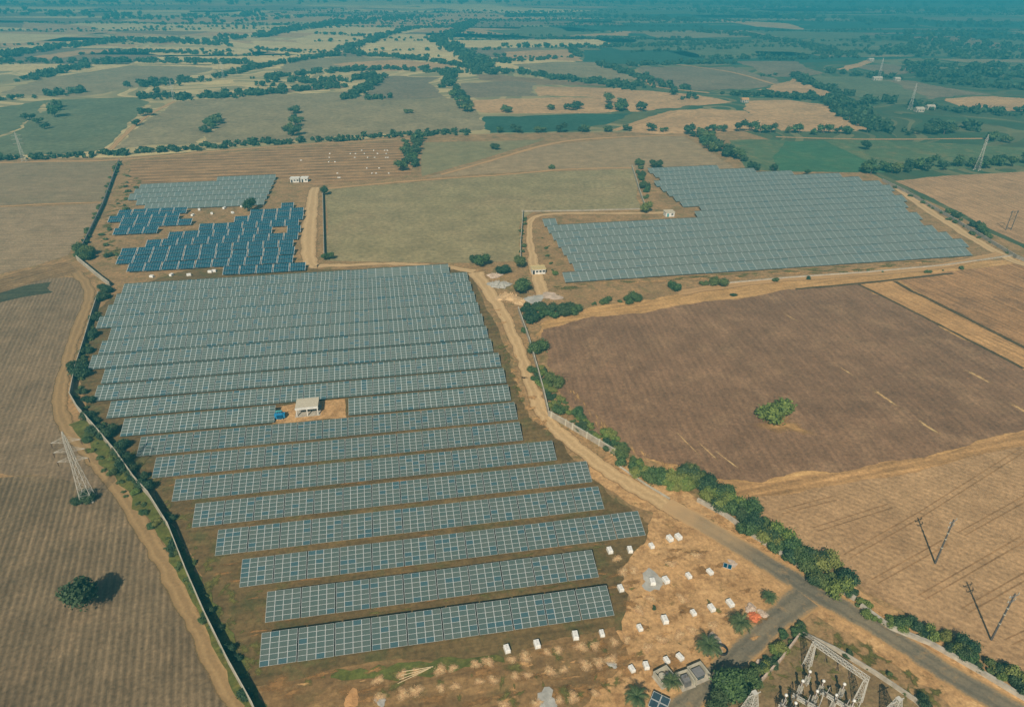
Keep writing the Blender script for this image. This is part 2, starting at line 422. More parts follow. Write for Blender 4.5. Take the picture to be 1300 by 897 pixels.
m_farm = soil('farm_dirt', DIRT, ORANGE, SCRUB, None, macro=0.05, fine=0.8, streak=0.25, third_amt=0.7, spots=B(84, 84, 50))
earth_poly('farm_ground', [(-150, 960), (-400, 560), (-250, 205), (150, 200), (520, 172), (940, 165), (1110, 222), (1330, 330), (1900, 420), (1900, 700), (1450, 1000), (650, 1080)], m_farm, 1)

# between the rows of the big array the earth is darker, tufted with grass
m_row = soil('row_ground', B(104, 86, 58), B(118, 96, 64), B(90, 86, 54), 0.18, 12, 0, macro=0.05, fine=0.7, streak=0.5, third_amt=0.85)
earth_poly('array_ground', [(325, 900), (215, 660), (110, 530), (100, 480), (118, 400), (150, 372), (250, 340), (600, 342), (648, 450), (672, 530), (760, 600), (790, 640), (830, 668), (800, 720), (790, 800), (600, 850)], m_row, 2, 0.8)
m_yard = soil('yard_dirt', B(180, 140, 98), B(196, 158, 116), B(146, 110, 74), None, macro=0.07, fine=0.9, streak=0.2, third_amt=0.8, spots=B(122, 100, 62))
earth_poly('yard_ground', [(830, 650), (900, 690), (1000, 745), (995, 790), (940, 830), (870, 897), (840, 960), (600, 960), (560, 920), (640, 850), (790, 800), (790, 720), (818, 690)], m_yard, 3, 0.8)
m_yard2 = soil('trampled_dirt', B(138, 108, 74), B(118, 94, 64), B(102, 90, 58), 0.2, 6, 0.2, macro=0.06, fine=0.8, streak=0.7, third_amt=0.6, wob=3)
earth_poly('front_ground', [(330, 960), (325, 870), (420, 850), (620, 838), (780, 795), (800, 840), (740, 897), (700, 960)], m_yard2, 4, 0.7)

# left fields
a_left = ang_px((45, 860), (95, 640))
m_fl = soil('left_ploughed_soil', B(124, 106, 84), B(110, 93, 73), B(138, 116, 92), a_left, 1.6, 0.5, 0.35, macro=0.02, alt_amt=0.9, third_amt=0.6, bump=0.6, flecks=0.35, wob=0.6)
earth_poly('field', [(300, 905), (320, 960), (-320, 960), (-420, 600), (-100, 605), (60, 603), (165, 625), (195, 690), (243, 790)], m_fl, 3, 0.5)
m_fl2 = soil('left_upper_soil', B(130, 110, 89), B(118, 99, 79), B(144, 121, 97), a_left, 1.6, 0.3, 0.35, macro=0.015, flecks=0.2, wob=0.6)
earth_poly('field', [(-420, 600), (-100, 605), (60, 603), (168, 626), (138, 600), (92, 556), (73, 512), (77, 470), (92, 420), (106, 388), (110, 368), (92, 352), (60, 354), (0, 372), (-300, 400)], m_fl2, 3, 0.5)
m_fl3 = soil('left_far_soil', B(142, 122, 98), B(130, 114, 90), B(122, 110, 86), ang_px((0, 240), (120, 238)), 3, 0.12, 0.5, macro=0.012)
earth_poly('field', [(-300, 208), (0, 206), (148, 204), (130, 256), (0, 261), (-320, 266)], m_fl3, 3, 0.4)
m_fl4 = soil('left_far_soil_lower', B(152, 129, 104), B(138, 117, 93), B(130, 112, 88), ang_px((0, 300), (100, 298)), 3, 0.12, 0.5, macro=0.012)
earth_poly('field', [(-320, 268), (0, 263), (129, 258), (112, 292), (86, 324), (50, 336), (0, 348), (-330, 380)], m_fl4, 3, 0.4)
m_bank = soil('stony_bank', B(140, 112, 80), B(118, 96, 70), B(168, 138, 102), ang_px((0, 360), (90, 335)), 3, 0.35, 0.8, macro=0.06, wob=3)
earth_poly('bank', [(-320, 395), (0, 352), (50, 338), (90, 332), (98, 345), (60, 356), (0, 372), (-320, 420)], m_bank, 2)
m_burn = soil('burnt_grass', B(72, 74, 58), B(82, 80, 62), None, 0.1, macro=0.05)
earth_poly('burnt_patch', [(-150, 400), (0, 372), (40, 361), (66, 358), (60, 366), (68, 371), (30, 377), (0, 384), (-150, 412)], m_burn, 4, 0.5)

# right fields
m_br = soil('brown_ploughed_soil', B(136, 105, 82), B(120, 92, 72), B(152, 121, 94), ang_px((1040, 410), (1200, 560)), 3.0, 0.03, 0.25, macro=0.022, alt_amt=0.8, third_amt=0.5, bump=0.6, flecks=0.2, wob=2)
earth_poly('field', [(690, 418), (760, 402), (860, 388), (960, 376), (1030, 366), (1088, 361), (1190, 412), (1300, 470), (1600, 620), (1600, 640), (1300, 546), (1180, 578), (1060, 600), (960, 612), (900, 606), (860, 590), (800, 575), (770, 560), (730, 520), (700, 470)], m_br, 3, 0.9)
m_head = soil('sandy_headland', B(186, 146, 100), B(170, 130, 86), B(150, 118, 76), ang_px((700, 415), (1080, 362)), 4, 0.1, 0.5, macro=0.04)
earth_poly('headland', [(680, 425), (690, 408), (760, 388), (850, 375), (1000, 350), (1200, 335), (1330, 322), (1500, 330), (1500, 430), (1200, 440), (900, 400), (720, 440)], m_head, 2, 0.6)
earth_poly('headland', [(720, 480), (760, 555), (840, 590), (930, 640), (1060, 620), (1300, 575), (1700, 690), (1700, 610), (1280, 530), (1000, 600), (850, 575), (760, 530)], m_head, 2, 0.6)
m_tan = soil('tan_stubble', B(184, 142, 98), B(168, 128, 88), B(152, 114, 78), ang_px((1130, 390), (1300, 470)), 3, 0.15, 0.6, macro=0.02)
earth_poly('field', [(1090, 360), (1134, 357), (1196, 383), (1134, 387)], m_tan, 3, 0.3)
earth_poly('field', [(1138, 388), (1180, 382), (1300, 443), (1700, 640), (1700, 655), (1300, 470), (1190, 412)], m_tan, 3, 0.3)
m_tan2 = soil('tan_brown_stubble', B(164, 124, 88), B(148, 112, 80), B(128, 98, 74), ang_px((1130, 360), (1300, 440)), 3, 0.15, 0.7, macro=0.02, third_amt=0.7)
earth_poly('field', [(1140, 355), (1200, 345), (1300, 333), (1500, 345), (1700, 640), (1300, 438), (1182, 380)], m_tan2, 4, 0.3)
m_ditch = soil('ditch_earth', B(92, 76, 52), B(80, 70, 50), None, None)
strip('ditch', [(1136, 357), (1158, 370), (1182, 381), (1300, 441), (1450, 515)], 2.2, m_ditch, 6)
strip('ditch', [(1090, 361), (1150, 391), (1215, 424), (1300, 468)], 1.6, m_ditch, 6)
strip('ditch', [(1010, 367), (1090, 360), (1210, 347)], 1.8, m_ditch, 6)
m_lr = soil('light_ploughed_soil', B(172, 138, 104), B(156, 123, 91), B(144, 112, 83), ang_px((1000, 640), (1120, 690)), 1.9, 0.07, 0.12, macro=0.02, bump=0.2, wob=0.3)
earth_poly('field', [(940, 628), (1060, 612), (1180, 590), (1300, 560), (1700, 700), (1700, 1000), (1420, 950), (1290, 848), (1180, 795), (1100, 752), (1060, 720), (1000, 690)], m_lr, 3, 0.5)
m_lr2 = soil('pale_turning_strip', B(176, 136, 94), B(158, 122, 84), None, ang_px((950, 620), (1300, 552)), 3.0, 0.3, 0.6, macro=0.04)
earth_poly('headland', [(900, 612), (960, 613), (1060, 601), (1180, 579), (1300, 548), (1700, 640), (1700, 690), (1300, 566), (1180, 594), (1060, 616), (940, 632)], m_lr2, 4, 0.5)
m_rut = soil('wheel_rut', B(150, 116, 82), B(138, 106, 76), None, None)
m_ridge = soil('rut_ridge', B(188, 148, 106), B(176, 138, 98), None, None)
for a, b in [((1075, 706), (1165, 655)), ((1165, 655), (1300, 570)), ((1170, 758), (1300, 683)), ((1110, 738), (1200, 688)), ((1225, 775), (1330, 715)), ((1035, 672), (1130, 642)), ((1280, 815), (1400, 760)), ((990, 650), (1060, 632)), ((1220, 678), (1310, 628))]:
    for off in (-0.95, 0.95, 0):
        p, q = at(*a), at(*b); d = math.hypot(q[0] - p[0], q[1] - p[1]); nx, ny = -(q[1] - p[1]) / d * off, (q[0] - p[0]) / d * off
        mb = MB(); mb.face([(p[0] + nx - ny * .3, p[1] + ny + nx * .3, .1), (p[0] + nx - nx * .35, p[1] + ny - ny * .35, .1), (q[0] + nx - nx * .35, q[1] + ny - ny * .35, .1), (q[0] + nx + nx * .1, q[1] + ny + ny * .1, .1)])
        tag(mb.build('wheel_rut', m_rut if off else m_ridge), kind='structure')
m_ru = soil('right_upper_soil', B(172, 137, 104), B(158, 124, 94), B(142, 114, 86), ang_px((1200, 250), (1300, 290)), 4, 0.15, 0.5, macro=0.015)
earth_poly('field', [(1136, 230), (1220, 222), (1300, 218), (1600, 210), (1800, 400), (1340, 330), (1260, 292), (1180, 250)], m_ru, 3, 0.5)
# pale marks in the brown field
def streaks(segs):
    r_ = []
    for a, b, ww in segs:
        p, q = at(*a), at(*b); r_.append(((a[0] + b[0]) / 2, (a[1] + b[1]) / 2, math.hypot(q[0] - p[0], q[1] - p[1]) / 2, ww, ang_px(a, b)))
    return r_
m_st = ragged(soil('pale_straw', B(206, 170, 124), B(190, 152, 108), None, None, macro=0.3), 1.2, 0.6)
blobs('bare_streak', streaks([((1095, 485), (1150, 523), 0.9), ((1160, 531), (1197, 553), 1.1), ((1060, 462), (1088, 480), 0.6), ((1215, 464), (1270, 493), 1.0), ((1280, 510), (1310, 528), 1.8), ((905, 570), (945, 600), 0.5), ((880, 555), (915, 588), 0.5), ((855, 545), (890, 580), 0.5), ((990, 395), (1020, 412), 0.5)]), m_st, 4)
blobs('bare_patch', [(985, 538, 9, 5.5, 0.1), (1006, 542, 8, 3.5, -0.5)], ragged(m_head, 0.7), 5)

# middle fields
m_grn = soil('grey_green_field', B(143, 129, 98), B(136, 124, 91), B(156, 134, 103), ang_px((430, 260), (640, 250)), 3, 0.03, 0.1, macro=0.008, fine=0.4)
earth_poly('field', [(413, 240), (560, 228), (700, 218), (805, 214), (813, 266), (676, 269), (661, 282), (658, 332), (600, 334), (415, 331)], m_grn, 3, 0.4)
m_mid = soil('pale_brown_field', B(156, 132, 102), B(144, 122, 96), B(134, 116, 92), ang_px((600, 220), (800, 200)), 4, 0.08, 0.4, macro=0.008)
earth_poly('field', [(540, 226), (600, 208), (700, 184), (800, 174), (868, 173), (936, 215), (840, 214), (700, 216)], m_mid, 3, 0.4)
m_mid2 = soil('olive_field', B(134, 124, 92), B(124, 117, 88), B(150, 132, 100), ang_px((550, 200), (680, 185)), 4, 0.05, 0.3, macro=0.008)
earth_poly('field', [(538, 181), (692, 177), (600, 206), (536, 224)], m_mid2, 4, 0.4)
m_con = soil('trenched_earth', B(164, 128, 92), B(150, 116, 82), B(136, 108, 76), ang_px((170, 228), (340, 222)), 9, 0.9, 0.7, macro=0.02, wob=1)
earth_poly('construction_ground', [(166, 205), (300, 193), (520, 178), (522, 222), (404, 236), (352, 226), (160, 238)], m_con, 4, 0.4)
m_gr = soil('green_crop', B(72, 106, 78), B(66, 98, 74), B(104, 116, 80), 0.2, 4, 0.1, 0.4, macro=0.015)
earth_poly('field', [(990, 180), (1050, 178), (1110, 205), (1130, 219), (990, 218), (975, 200)], m_gr, 3, 0.5)
m_gr2 = soil('mixed_crop', B(94, 108, 78), B(80, 100, 74), B(150, 130, 90), 0.2, 4, 0.1, 0.4, macro=0.02)
earth_poly('field', [(926, 178), (1000, 178), (980, 200), (990, 218), (950, 217)], m_gr2, 3, 0.5)
earth_poly('field', [(1045, 178), (1110, 178), (1240, 184), (1330, 190), (1500, 196), (1500, 207), (1300, 210), (1130, 218), (1090, 200)], m_gr2, 4, 0.5)

# far fields, in the photograph's order from left to right and near to far
FAR = {
 'tan': ((186, 148, 108), (170, 134, 98), (160, 128, 96)), 'cream': ((206, 180, 132), (190, 164, 118), (176, 156, 112)),
 'olive': ((142, 126, 98), (130, 118, 92), (150, 132, 104)), 'grey': ((128, 112, 92), (118, 106, 86), (138, 122, 98)),
 'green': ((106, 110, 84), (96, 104, 80), (120, 116, 88)), 'teal': ((58, 88, 76), (54, 82, 70), (62, 90, 78)), 'brown': ((138, 114, 88), (126, 104, 82), (150, 124, 94))}
FM = {k: soil('far_%s_field' % k, B(*v[0]), B(*v[1]), B(*v[2]), 0.2, 6, 0.05, 0.35, macro=0.006, fine=0.2, bump=0.1) for k, v in FAR.items()}
FIELDS = [
 ('green', [(-120, 140), (0, 136), (62, 127), (20, 165), (0, 172), (-140, 178)]), ('green', [(-140, 180), (0, 174), (22, 166), (62, 128), (100, 126), (175, 124), (190, 130), (132, 190), (0, 199), (-150, 204)]),
 ('olive', [(222, 129), (340, 121), (430, 117), (478, 113), (280, 148), (250, 182), (140, 190)]), ('olive', [(282, 148), (430, 120), (500, 126), (565, 124), (610, 147), (612, 165), (500, 170), (380, 177), (252, 183)]),
 ('brown', [(310, 116), (430, 110), (450, 112), (330, 121)]), ('grey', [(492, 97), (560, 98), (556, 118), (565, 123), (500, 127), (458, 124)]),
 ('teal', [(614, 148), (700, 146), (803, 144), (770, 158), (740, 166), (622, 169)]), ('tan', [(592, 128), (700, 124), (785, 124), (786, 141), (610, 143)]),
 ('grey', [(585, 106), (660, 103), (684, 106), (682, 122), (590, 125)]), ('tan', [(682, 110), (790, 112), (850, 120), (880, 120), (860, 126), (780, 124), (684, 122)]),
 ('brown', [(600, 95), (640, 96), (720, 102), (790, 110), (680, 108), (610, 102)]),
 ('tan', [(800, 168), (822, 150), (855, 141), (890, 138), (945, 141), (983, 165), (930, 167), (870, 170)]), ('tan', [(950, 128), (1000, 127), (1060, 134), (1072, 140), (1108, 165), (1060, 166), (992, 166), (945, 140)]),
 ('tan', [(780, 112), (880, 120), (930, 130), (880, 134), (830, 140), (800, 142), (790, 125)]),
 ('grey', [(808, 86), (930, 85), (985, 100), (990, 106), (960, 112), (900, 115), (835, 110)]), ('tan', [(985, 106), (1006, 103), (1060, 122), (1030, 122), (960, 114)]),
 ('grey', [(932, 78), (1010, 78), (1045, 92), (1010, 98), (985, 98)]), ('green', [(1018, 97), (1100, 98), (1130, 103), (1180, 125), (1120, 128), (1080, 122)]),
 ('grey', [(1100, 100), (1160, 103), (1260, 120), (1180, 126), (1140, 122)]), ('tan', [(1200, 125), (1260, 122), (1330, 128), (1400, 135), (1290, 142), (1220, 137)]),
 ('teal', [(740, 64), (842, 64), (900, 78), (880, 82), (800, 82), (742, 80)]), ('tan', [(640, 66), (724, 63), (738, 78), (640, 75)]), ('olive', [(650, 82), (700, 79), (770, 88), (812, 106), (760, 99), (690, 93)]),
 ('olive', [(700, 79), (760, 79), (820, 96), (840, 108), (790, 98)]), ('green', [(850, 58), (960, 60), (960, 74), (900, 76)]),
 ('cream', [(372, 51), (400, 44), (470, 46), (466, 52), (430, 60), (400, 58)]), ('cream', [(420, 39), (520, 36), (550, 35), (500, 45), (462, 45)]), ('cream', [(500, 46), (552, 45), (568, 55), (600, 78), (560, 78), (500, 70), (440, 66), (455, 58)]),
 ('cream', [(320, 52), (372, 54), (440, 66), (380, 70), (320, 64)]), ('tan', [(420, 82), (500, 76), (560, 81), (586, 90), (480, 90)]), ('olive', [(380, 76), (450, 72), (540, 76), (470, 82), (370, 92), (340, 95)]),
 ('cream', [(0, 62), (60, 55), (110, 51), (90, 58), (0, 71), (-90, 80), (-90, 70)]), ('cream', [(150, 60), (240, 60), (330, 64), (320, 70), (200, 70)]), ('tan', [(40, 72), (110, 63), (160, 64), (100, 70), (60, 76)]),
 ('olive', [(20, 110), (100, 93), (170, 83), (270, 86), (230, 100), (170, 112), (90, 124), (0, 118)]), ('cream', [(180, 45), (260, 50), (330, 57), (330, 62), (230, 57)]), ('cream', [(255, 104), (300, 101), (296, 106), (262, 108)]),
 ('cream', [(280, 47), (330, 41), (380, 36), (370, 40), (320, 48)]), ('tan', [(440, 27), (560, 16), (610, 14), (640, 20), (560, 32), (470, 35)]), ('tan', [(30, 28), (110, 33), (150, 42), (90, 42), (30, 36)]),
 ('tan', [(320, 18), (400, 12), (470, 8), (440, 14), (350, 20)]), ('cream', [(560, 10), (650, 9), (760, 14), (690, 17), (600, 16)]), ('tan', [(900, 24), (1000, 30), (1020, 38), (960, 34)]), ('green', [(1000, 55), (1050, 48), (1120, 62), (1100, 72), (1040, 70)]),
 ('brown', [(1150, 47), (1220, 46), (1290, 58), (1330, 66), (1240, 60)]), ('grey', [(1080, 84), (1130, 82), (1180, 92), (1130, 96)]), ('tan', [(1058, 88), (1100, 76), (1104, 78), (1075, 90)]), ('olive', [(1180, 75), (1300, 76), (1340, 80), (1240, 80)])]
for i, (k, poly) in enumerate(FIELDS):
    earth_poly('field', poly, FM[k], 2 + (i % 3) , 2.0, 10)

rf = random.Random(11)
STRIP_EDGES = []
for i in range(150):
    px = rf.uniform(-80, 1380); py = 6 + 78 * rf.random() ** 1.5
    if px > 620: py = 8 + 66 * rf.random() ** 1.4
    x, y = at(px, py); L_, W_ = rf.uniform(70, 260) * (1 + y / 2500), rf.uniform(18, 60) * (1 + y / 1800); a = rf.gauss(0.12, 0.22)
    c, q = math.cos(a), math.sin(a)
    k = rf.choice(['cream', 'tan', 'cream', 'cream', 'tan', 'brown', 'grey']) if px < 640 else rf.choice(['green', 'teal', 'teal', 'olive', 'green', 'grey'])
    quad = [(x + u * L_ * c - v * W_ * q, y + u * L_ * q + v * W_ * c) for u, v in ((-1, -1), (1, -1 + rf.uniform(-.3, .3)), (1, 1), (-1, 1 + rf.uniform(-.3, .3)))]
    earth_poly('field', quad, FM[k], 1, 2.0, 10, True)
    if rf.random() < (0.3 if px < 640 else 0.75): STRIP_EDGES.append((quad[2], quad[3]))

# roads and tracks
M_dirt = track_mat('dirt_track', B(188, 156, 118), B(204, 172, 132), B(140, 108, 72))
M_dull = track_mat('dull_field_track', B(150, 122, 88), B(170, 140, 102), B(122, 102, 66), 0.5)
M_pale = track_mat('pale_field_track', B(178, 140, 100), B(192, 154, 112), B(132, 106, 74), 0.5)
def asphalt(end=2.0):
    t = MT('worn_asphalt', 0.9, 0.2)
    uv = t.n('ShaderNodeUVMap'); sp = t.n('ShaderNodeSeparateXYZ'); t.l(uv.outputs[0], sp.inputs[0])
    wob = t.math('MULTIPLY', t.math('SUBTRACT', t.noise(0.3, 4), 0.5), 0.2)
    d = t.math('ABSOLUTE', t.math('SUBTRACT', t.math('ADD', sp.outputs[0], wob), 0.5))
    n = t.noise(0.09, 5); fn = t.noise(2.0, 5, rough=0.7)
    col = t.mix(t.ramp(n, [(0.3, 0.0), (0.7, 1.0)]), B(104, 98, 88), B(136, 122, 102))
    col = t.mix(0.5, col, t.ramp(fn, [(0.3, (0.30,) * 3), (0.7, (0.70,) * 3)]), 'OVERLAY')
    rut = t.math('ABSOLUTE', t.math('SUBTRACT', d, 0.21))
    col = t.mix(t.math('MULTIPLY', t.ramp(rut, [(0.03, 1.0), (0.10, 0.0)]), 0.35), col, B(78, 74, 66))
    pt_ = t.noise(0.35, 5, rough=0.7)
    col = t.mix(t.ramp(pt_, [(0.60, 0.0), (0.64, 0.45)]), col, B(70, 68, 62))
    dust = t.noise(0.22, 6, t.mapped(0.6, (1, 1, 1)), rough=0.75)
    col = t.mix(t.ramp(dust, [(0.54, 0.0), (0.68, 0.7)]), col, B(164, 134, 98))
    col = t.mix(t.ramp(t.math('ADD', d, t.math('MULTIPLY', t.math('SUBTRACT', fn, 0.5), 0.25)), [(0.34, 0.0), (0.47, 0.95)]), col, B(176, 138, 94))
    wear = t.math('MULTIPLY', t.ramp(t.math('ADD', t.math('DIVIDE', sp.outputs[1], 200.0), t.math('MULTIPLY', t.noise(0.12, 5), 0.18)), [(min(.99, end - 0.02), 0.0), (min(1.0, end + 0.12), 1.0)]), 1.0)
    col = t.mix(wear, col, B(184, 150, 112))
    return t.done(col)
M_asph = asphalt()
_rp = [at(*p) for p in [(1500, 1010), (1300, 908), (1200, 852), (1120, 800), (1035, 752), (960, 707), (885, 662), (845, 640)]]
ROAD_L = sum(math.hypot(b[0] - a[0], b[1] - a[1]) for a, b in zip(_rp, _rp[1:])) - 8
strip('road_verge', [(1420, 985), (1290, 908), (1200, 850), (1120, 798), (1040, 752), (960, 702), (880, 655), (810, 618), (760, 586)], 15, m_yard, 4, 0.5)
strip('road', [(1500, 1010), (1300, 908), (1200, 852), (1120, 800), (1035, 752), (960, 707), (885, 662), (845, 640)], [7, 6.6, 6.6, 6.6, 7.2, 6.4, 6.2, 6], asphalt(ROAD_L / 200), 6, 0.12)
strip('road', [(1022, 757), (985, 786), (940, 830), (900, 866), (860, 905), (800, 970)], [9, 6.5, 6, 6, 6, 6], M_asph, 7, 0.12)
strip('dirt_road', [(872, 656), (848, 642), (805, 618), (762, 590), (715, 553), (692, 528), (680, 505), (668, 470), (654, 432), (637, 395), (618, 366), (604, 346)], [6.5, 6.5, 6.5, 6, 6, 6, 6, 6, 6, 6.5, 8, 10], M_dirt, 5, 0.3)
strip('dirt_road', [(602, 345), (560, 338), (500, 335), (420, 337), (395, 335), (392, 300), (396, 260), (400, 238)], [6, 4, 4, 5, 8, 11, 9, 8], M_dirt, 5, 0.4)
strip('dirt_road', [(690, 375), (680, 345), (674, 315), (672, 290), (680, 275), (720, 271), (800, 271), (846, 270)], [9, 7, 5, 4, 5, 4, 4, 5], M_dirt, 5, 0.3)
strip('dirt_road', [(1380, 352), (1300, 336), (1262, 318), (1230, 300), (1180, 268), (1140, 240)], [7, 7, 8, 8, 8, 6], M_dirt, 5, 0.4)
strip('dirt_road', [(1270, 322), (1180, 340), (1060, 350), (960, 358), (860, 372)], [6, 7, 7, 7, 8], M_pale, 5, 0.4)
strip('dirt_track', [(330, 960), (305, 900), (262, 818), (225, 745), (190, 680), (145, 612), (108, 570), (82, 535), (76, 500), (86, 455), (101, 410), (113, 378), (110, 362), (96, 346)], 5.2, M_dull, 5, 0.3)
strip('dirt_track', [(-200, 214), (0, 207), (60, 205), (150, 203), (300, 190), (430, 181), (530, 176)], 5, M_pale, 5, 0.4)
strip('dirt_track', [(130, 257), (60, 259), (0, 262), (-200, 268)], 3, M_pale, 5, 0.3)
strip('dirt_track', [(560, 222), (620, 205), (690, 185), (740, 177), (820, 173), (870, 172)], [4, 5, 7, 7, 5, 4], M_pale, 6, 0.4)
strip('dirt_track', [(413, 240), (520, 230), (640, 222), (720, 215), (806, 213)], 4, M_pale, 5, 0.4)
strip('dirt_track', [(140, 190), (165, 165), (190, 145), (222, 129)], 6, M_pale, 5, 0.4)
strip('dirt_track', [(780, 166), (820, 152), (855, 141)], 9, M_pale, 5, 0.4)
strip('dirt_track', [(860, 82), (930, 92), (990, 108), (1010, 100)], 8, M_pale, 6, 0.6)
strip('dirt_track', [(790, 88), (820, 100), (832, 110), (900, 118)], 9, M_pale, 6, 0.6)
strip('dirt_track', [(985, 174), (1100, 177), (1250, 176)], 5, M_pale, 6, 0.4)
m_grass = soil('green_verge', B(92, 96, 48), B(80, 84, 46), B(122, 104, 60), None, macro=0.1, fine=0.9)
strip('grass_strip', [(332, 930), (310, 868), (278, 800), (245, 738), (212, 676), (170, 620), (125, 568), (98, 535)], 4.2, m_grass, 6, 0.5)
strip('grass_strip', [(420, 858), (480, 854), (560, 846), (640, 836)], [1.5, 3, 3.5, 1], m_grass, 6, 0.4)
m_sub = soil('substation_gravel', B(132, 110, 82), B(118, 98, 74), B(108, 100, 66), None, macro=0.08, fine=1.2, third_amt=0.7)
earth_poly('substation_ground', [(1015, 800), (1075, 830), (1180, 897), (1240, 960), (900, 980), (925, 897), (970, 840)], m_sub, 4, 0.6)

rr_ = random.Random(5)
def scatter(poly, n, l0, l1, ratio, a=None):
    res = []
    while len(res) < n:
        x, y = rr_.uniform(min(p[0] for p in poly), max(p[0] for p in poly)), rr_.uniform(min(p[1] for p in poly), max(p[1] for p in poly))
        if inside((x, y), poly):
            l = rr_.uniform(l0, l1); res.append((x, y, l, l * rr_.uniform(*ratio), a if a is not None else rr_.uniform(0, 3)))
    return res
YARD = [(825, 690), (890, 695), (985, 755), (960, 810), (890, 830), (850, 850), (800, 880), (640, 890), (650, 850), (790, 805), (795, 730)]
FRONT = [(340, 870), (430, 850), (640, 838), (770, 800), (800, 850), (720, 890), (350, 895)]
m_p1 = soil('dark_damp_earth', B(154, 116, 76), B(144, 108, 70), B(132, 108, 66), None, macro=0.3, fine=1.2)
m_p2 = soil('pale_dry_earth', B(192, 150, 104), B(184, 142, 96), B(174, 132, 88), None, macro=0.3, fine=1.2)
m_p3 = soil('tufted_grass', B(110, 104, 58), B(94, 96, 52), B(126, 108, 66), None, macro=0.4, fine=1.5)
m_p1, m_p2, m_p3, m_hd = ragged(m_p1), ragged(m_p2), ragged(m_p3), ragged(m_head)
blobs('dirt_patches', scatter(YARD, 34, 1.0, 3.6, (0.3, 0.8), 0.2) + scatter(FRONT, 24, 1.0, 4.5, (0.2, 0.5), 0.2), m_p1, 6)
blobs('dirt_patches', scatter(YARD, 30, 0.5, 1.8, (0.3, 0.9), 0.2) + scatter(FRONT, 14, 0.6, 2.0, (0.2, 0.6), 0.2), m_p2, 7)
blobs('grass_patches', scatter(FRONT, 26, 0.6, 2.6, (0.3, 0.8)) + scatter(YARD, 12, 0.6, 1.6, (0.3, 0.8)) + scatter([(310, 870), (215, 660), (140, 560), (165, 560), (250, 680), (330, 800), (340, 860)], 60, 0.6, 2.6, (0.3, 0.8)), m_p3, 7)
blobs('grass_patches', scatter([(330, 845), (245, 670), (200, 610), (480, 560), (660, 560), (760, 640), (800, 680), (780, 780)], 150, 0.6, 2.4, (0.12, 0.3), AZ_ROW), m_p3, 6)
blobs('dirt_patches', scatter([(330, 845), (245, 670), (200, 610), (480, 560), (660, 560), (760, 640), (800, 680), (780, 780)], 110, 0.8, 4, (0.1, 0.25), AZ_ROW), m_p1, 5)
blobs('bare_patches', scatter([(615, 380), (632, 420), (650, 480), (670, 530), (700, 555), (690, 530), (668, 490), (650, 430), (630, 380)], 40, 0.8, 2.6, (0.3, 0.8)), m_p2, 5)
blobs('grass_patches', scatter([(615, 390), (632, 430), (655, 500), (672, 540), (662, 500), (645, 440)], 26, 0.8, 2.6, (0.3, 0.7)), m_p3, 6)
blobs('grass_patches', scatter([(700, 362), (860, 355), (1100, 345), (1220, 325), (1100, 336), (860, 352), (740, 362), (700, 380)], 60, 1.5, 6, (0.15, 0.4), 0.15), m_p3, 4)
blobs('bare_patches', scatter([(700, 362), (860, 358), (1100, 345), (1240, 325), (1100, 340), (860, 354)], 40, 1.5, 6, (0.15, 0.4), 0.15), m_p2, 4)
blobs('grass_patches', scatter([(160, 212), (185, 235), (150, 270), (140, 300), (160, 330), (120, 330), (145, 250)], 70, 1.5, 5, (0.3, 0.7)), m_p3, 4)
blobs('grass_patches', scatter([(1040, 800), (1100, 820), (1200, 885), (1170, 895), (1080, 840)], 40, 0.6, 2.2, (0.3, 0.8)), m_p3, 6)
blobs('grass_patches', scatter([(1015, 810), (1085, 845), (1150, 897), (960, 897), (980, 850)], 30, 0.5, 1.8, (0.3, 0.8)), m_p3, 6)
blobs('bare_patches', scatter([(890, 650), (1000, 705), (1090, 765), (1200, 830), (1280, 885), (1180, 815), (1060, 745), (940, 680)], 60, 0.6, 2.2, (0.3, 0.7), -0.6), m_p2, 6)
blobs('bare_patches', scatter([(705, 470), (760, 550), (840, 590), (930, 612), (880, 600), (790, 565)], 40, 0.8, 3.5, (0.1, 0.3), ang_px((1040, 410), (1200, 560))), m_hd, 5)

# ------------------------------------------------------------------ solar tables
AZ, X0, Y0, PITCH, TILT, SL, Z0, TW = 0.1795311, -55.148, 96.3407, 11.93915, R(18.05), 7.4659, 0.60, 8.12
EX, EY = (math.cos(AZ), math.sin(AZ)), (-math.sin(AZ), math.cos(AZ))
def pt(u, v): return (X0 + EX[0] * u + EY[0] * v, Y0 + EX[1] * u + EY[1] * v)
def uvof(p): dx, dy = p[0] - X0, p[1] - Y0; return dx * EX[0] + dy * EX[1], dx * EY[0] + dy * EY[1]
CT, ST = math.cos(TILT), math.sin(TILT)
def plane(x, s, lift=0.0): return (x, s * CT - lift * ST, Z0 + s * ST + lift * CT)   # table-local point at slope distance s
TWI = 7.84
def slab(mb, x0, x1, s0, s1, l0, l1, m=0, uv=False):
    lo = [plane(x0, s0, l0), plane(x1, s0, l0), plane(x1, s1, l0), plane(x0, s1, l0)]
    hi = [plane(x0, s0, l1), plane(x1, s0, l1), plane(x1, s1, l1), plane(x0, s1, l1)]
    mb.hexa(lo, hi, m)
    if uv: mb.uv[-5] = [(0, 0), (1, 0), (1, 1), (0, 1)]
    return mb

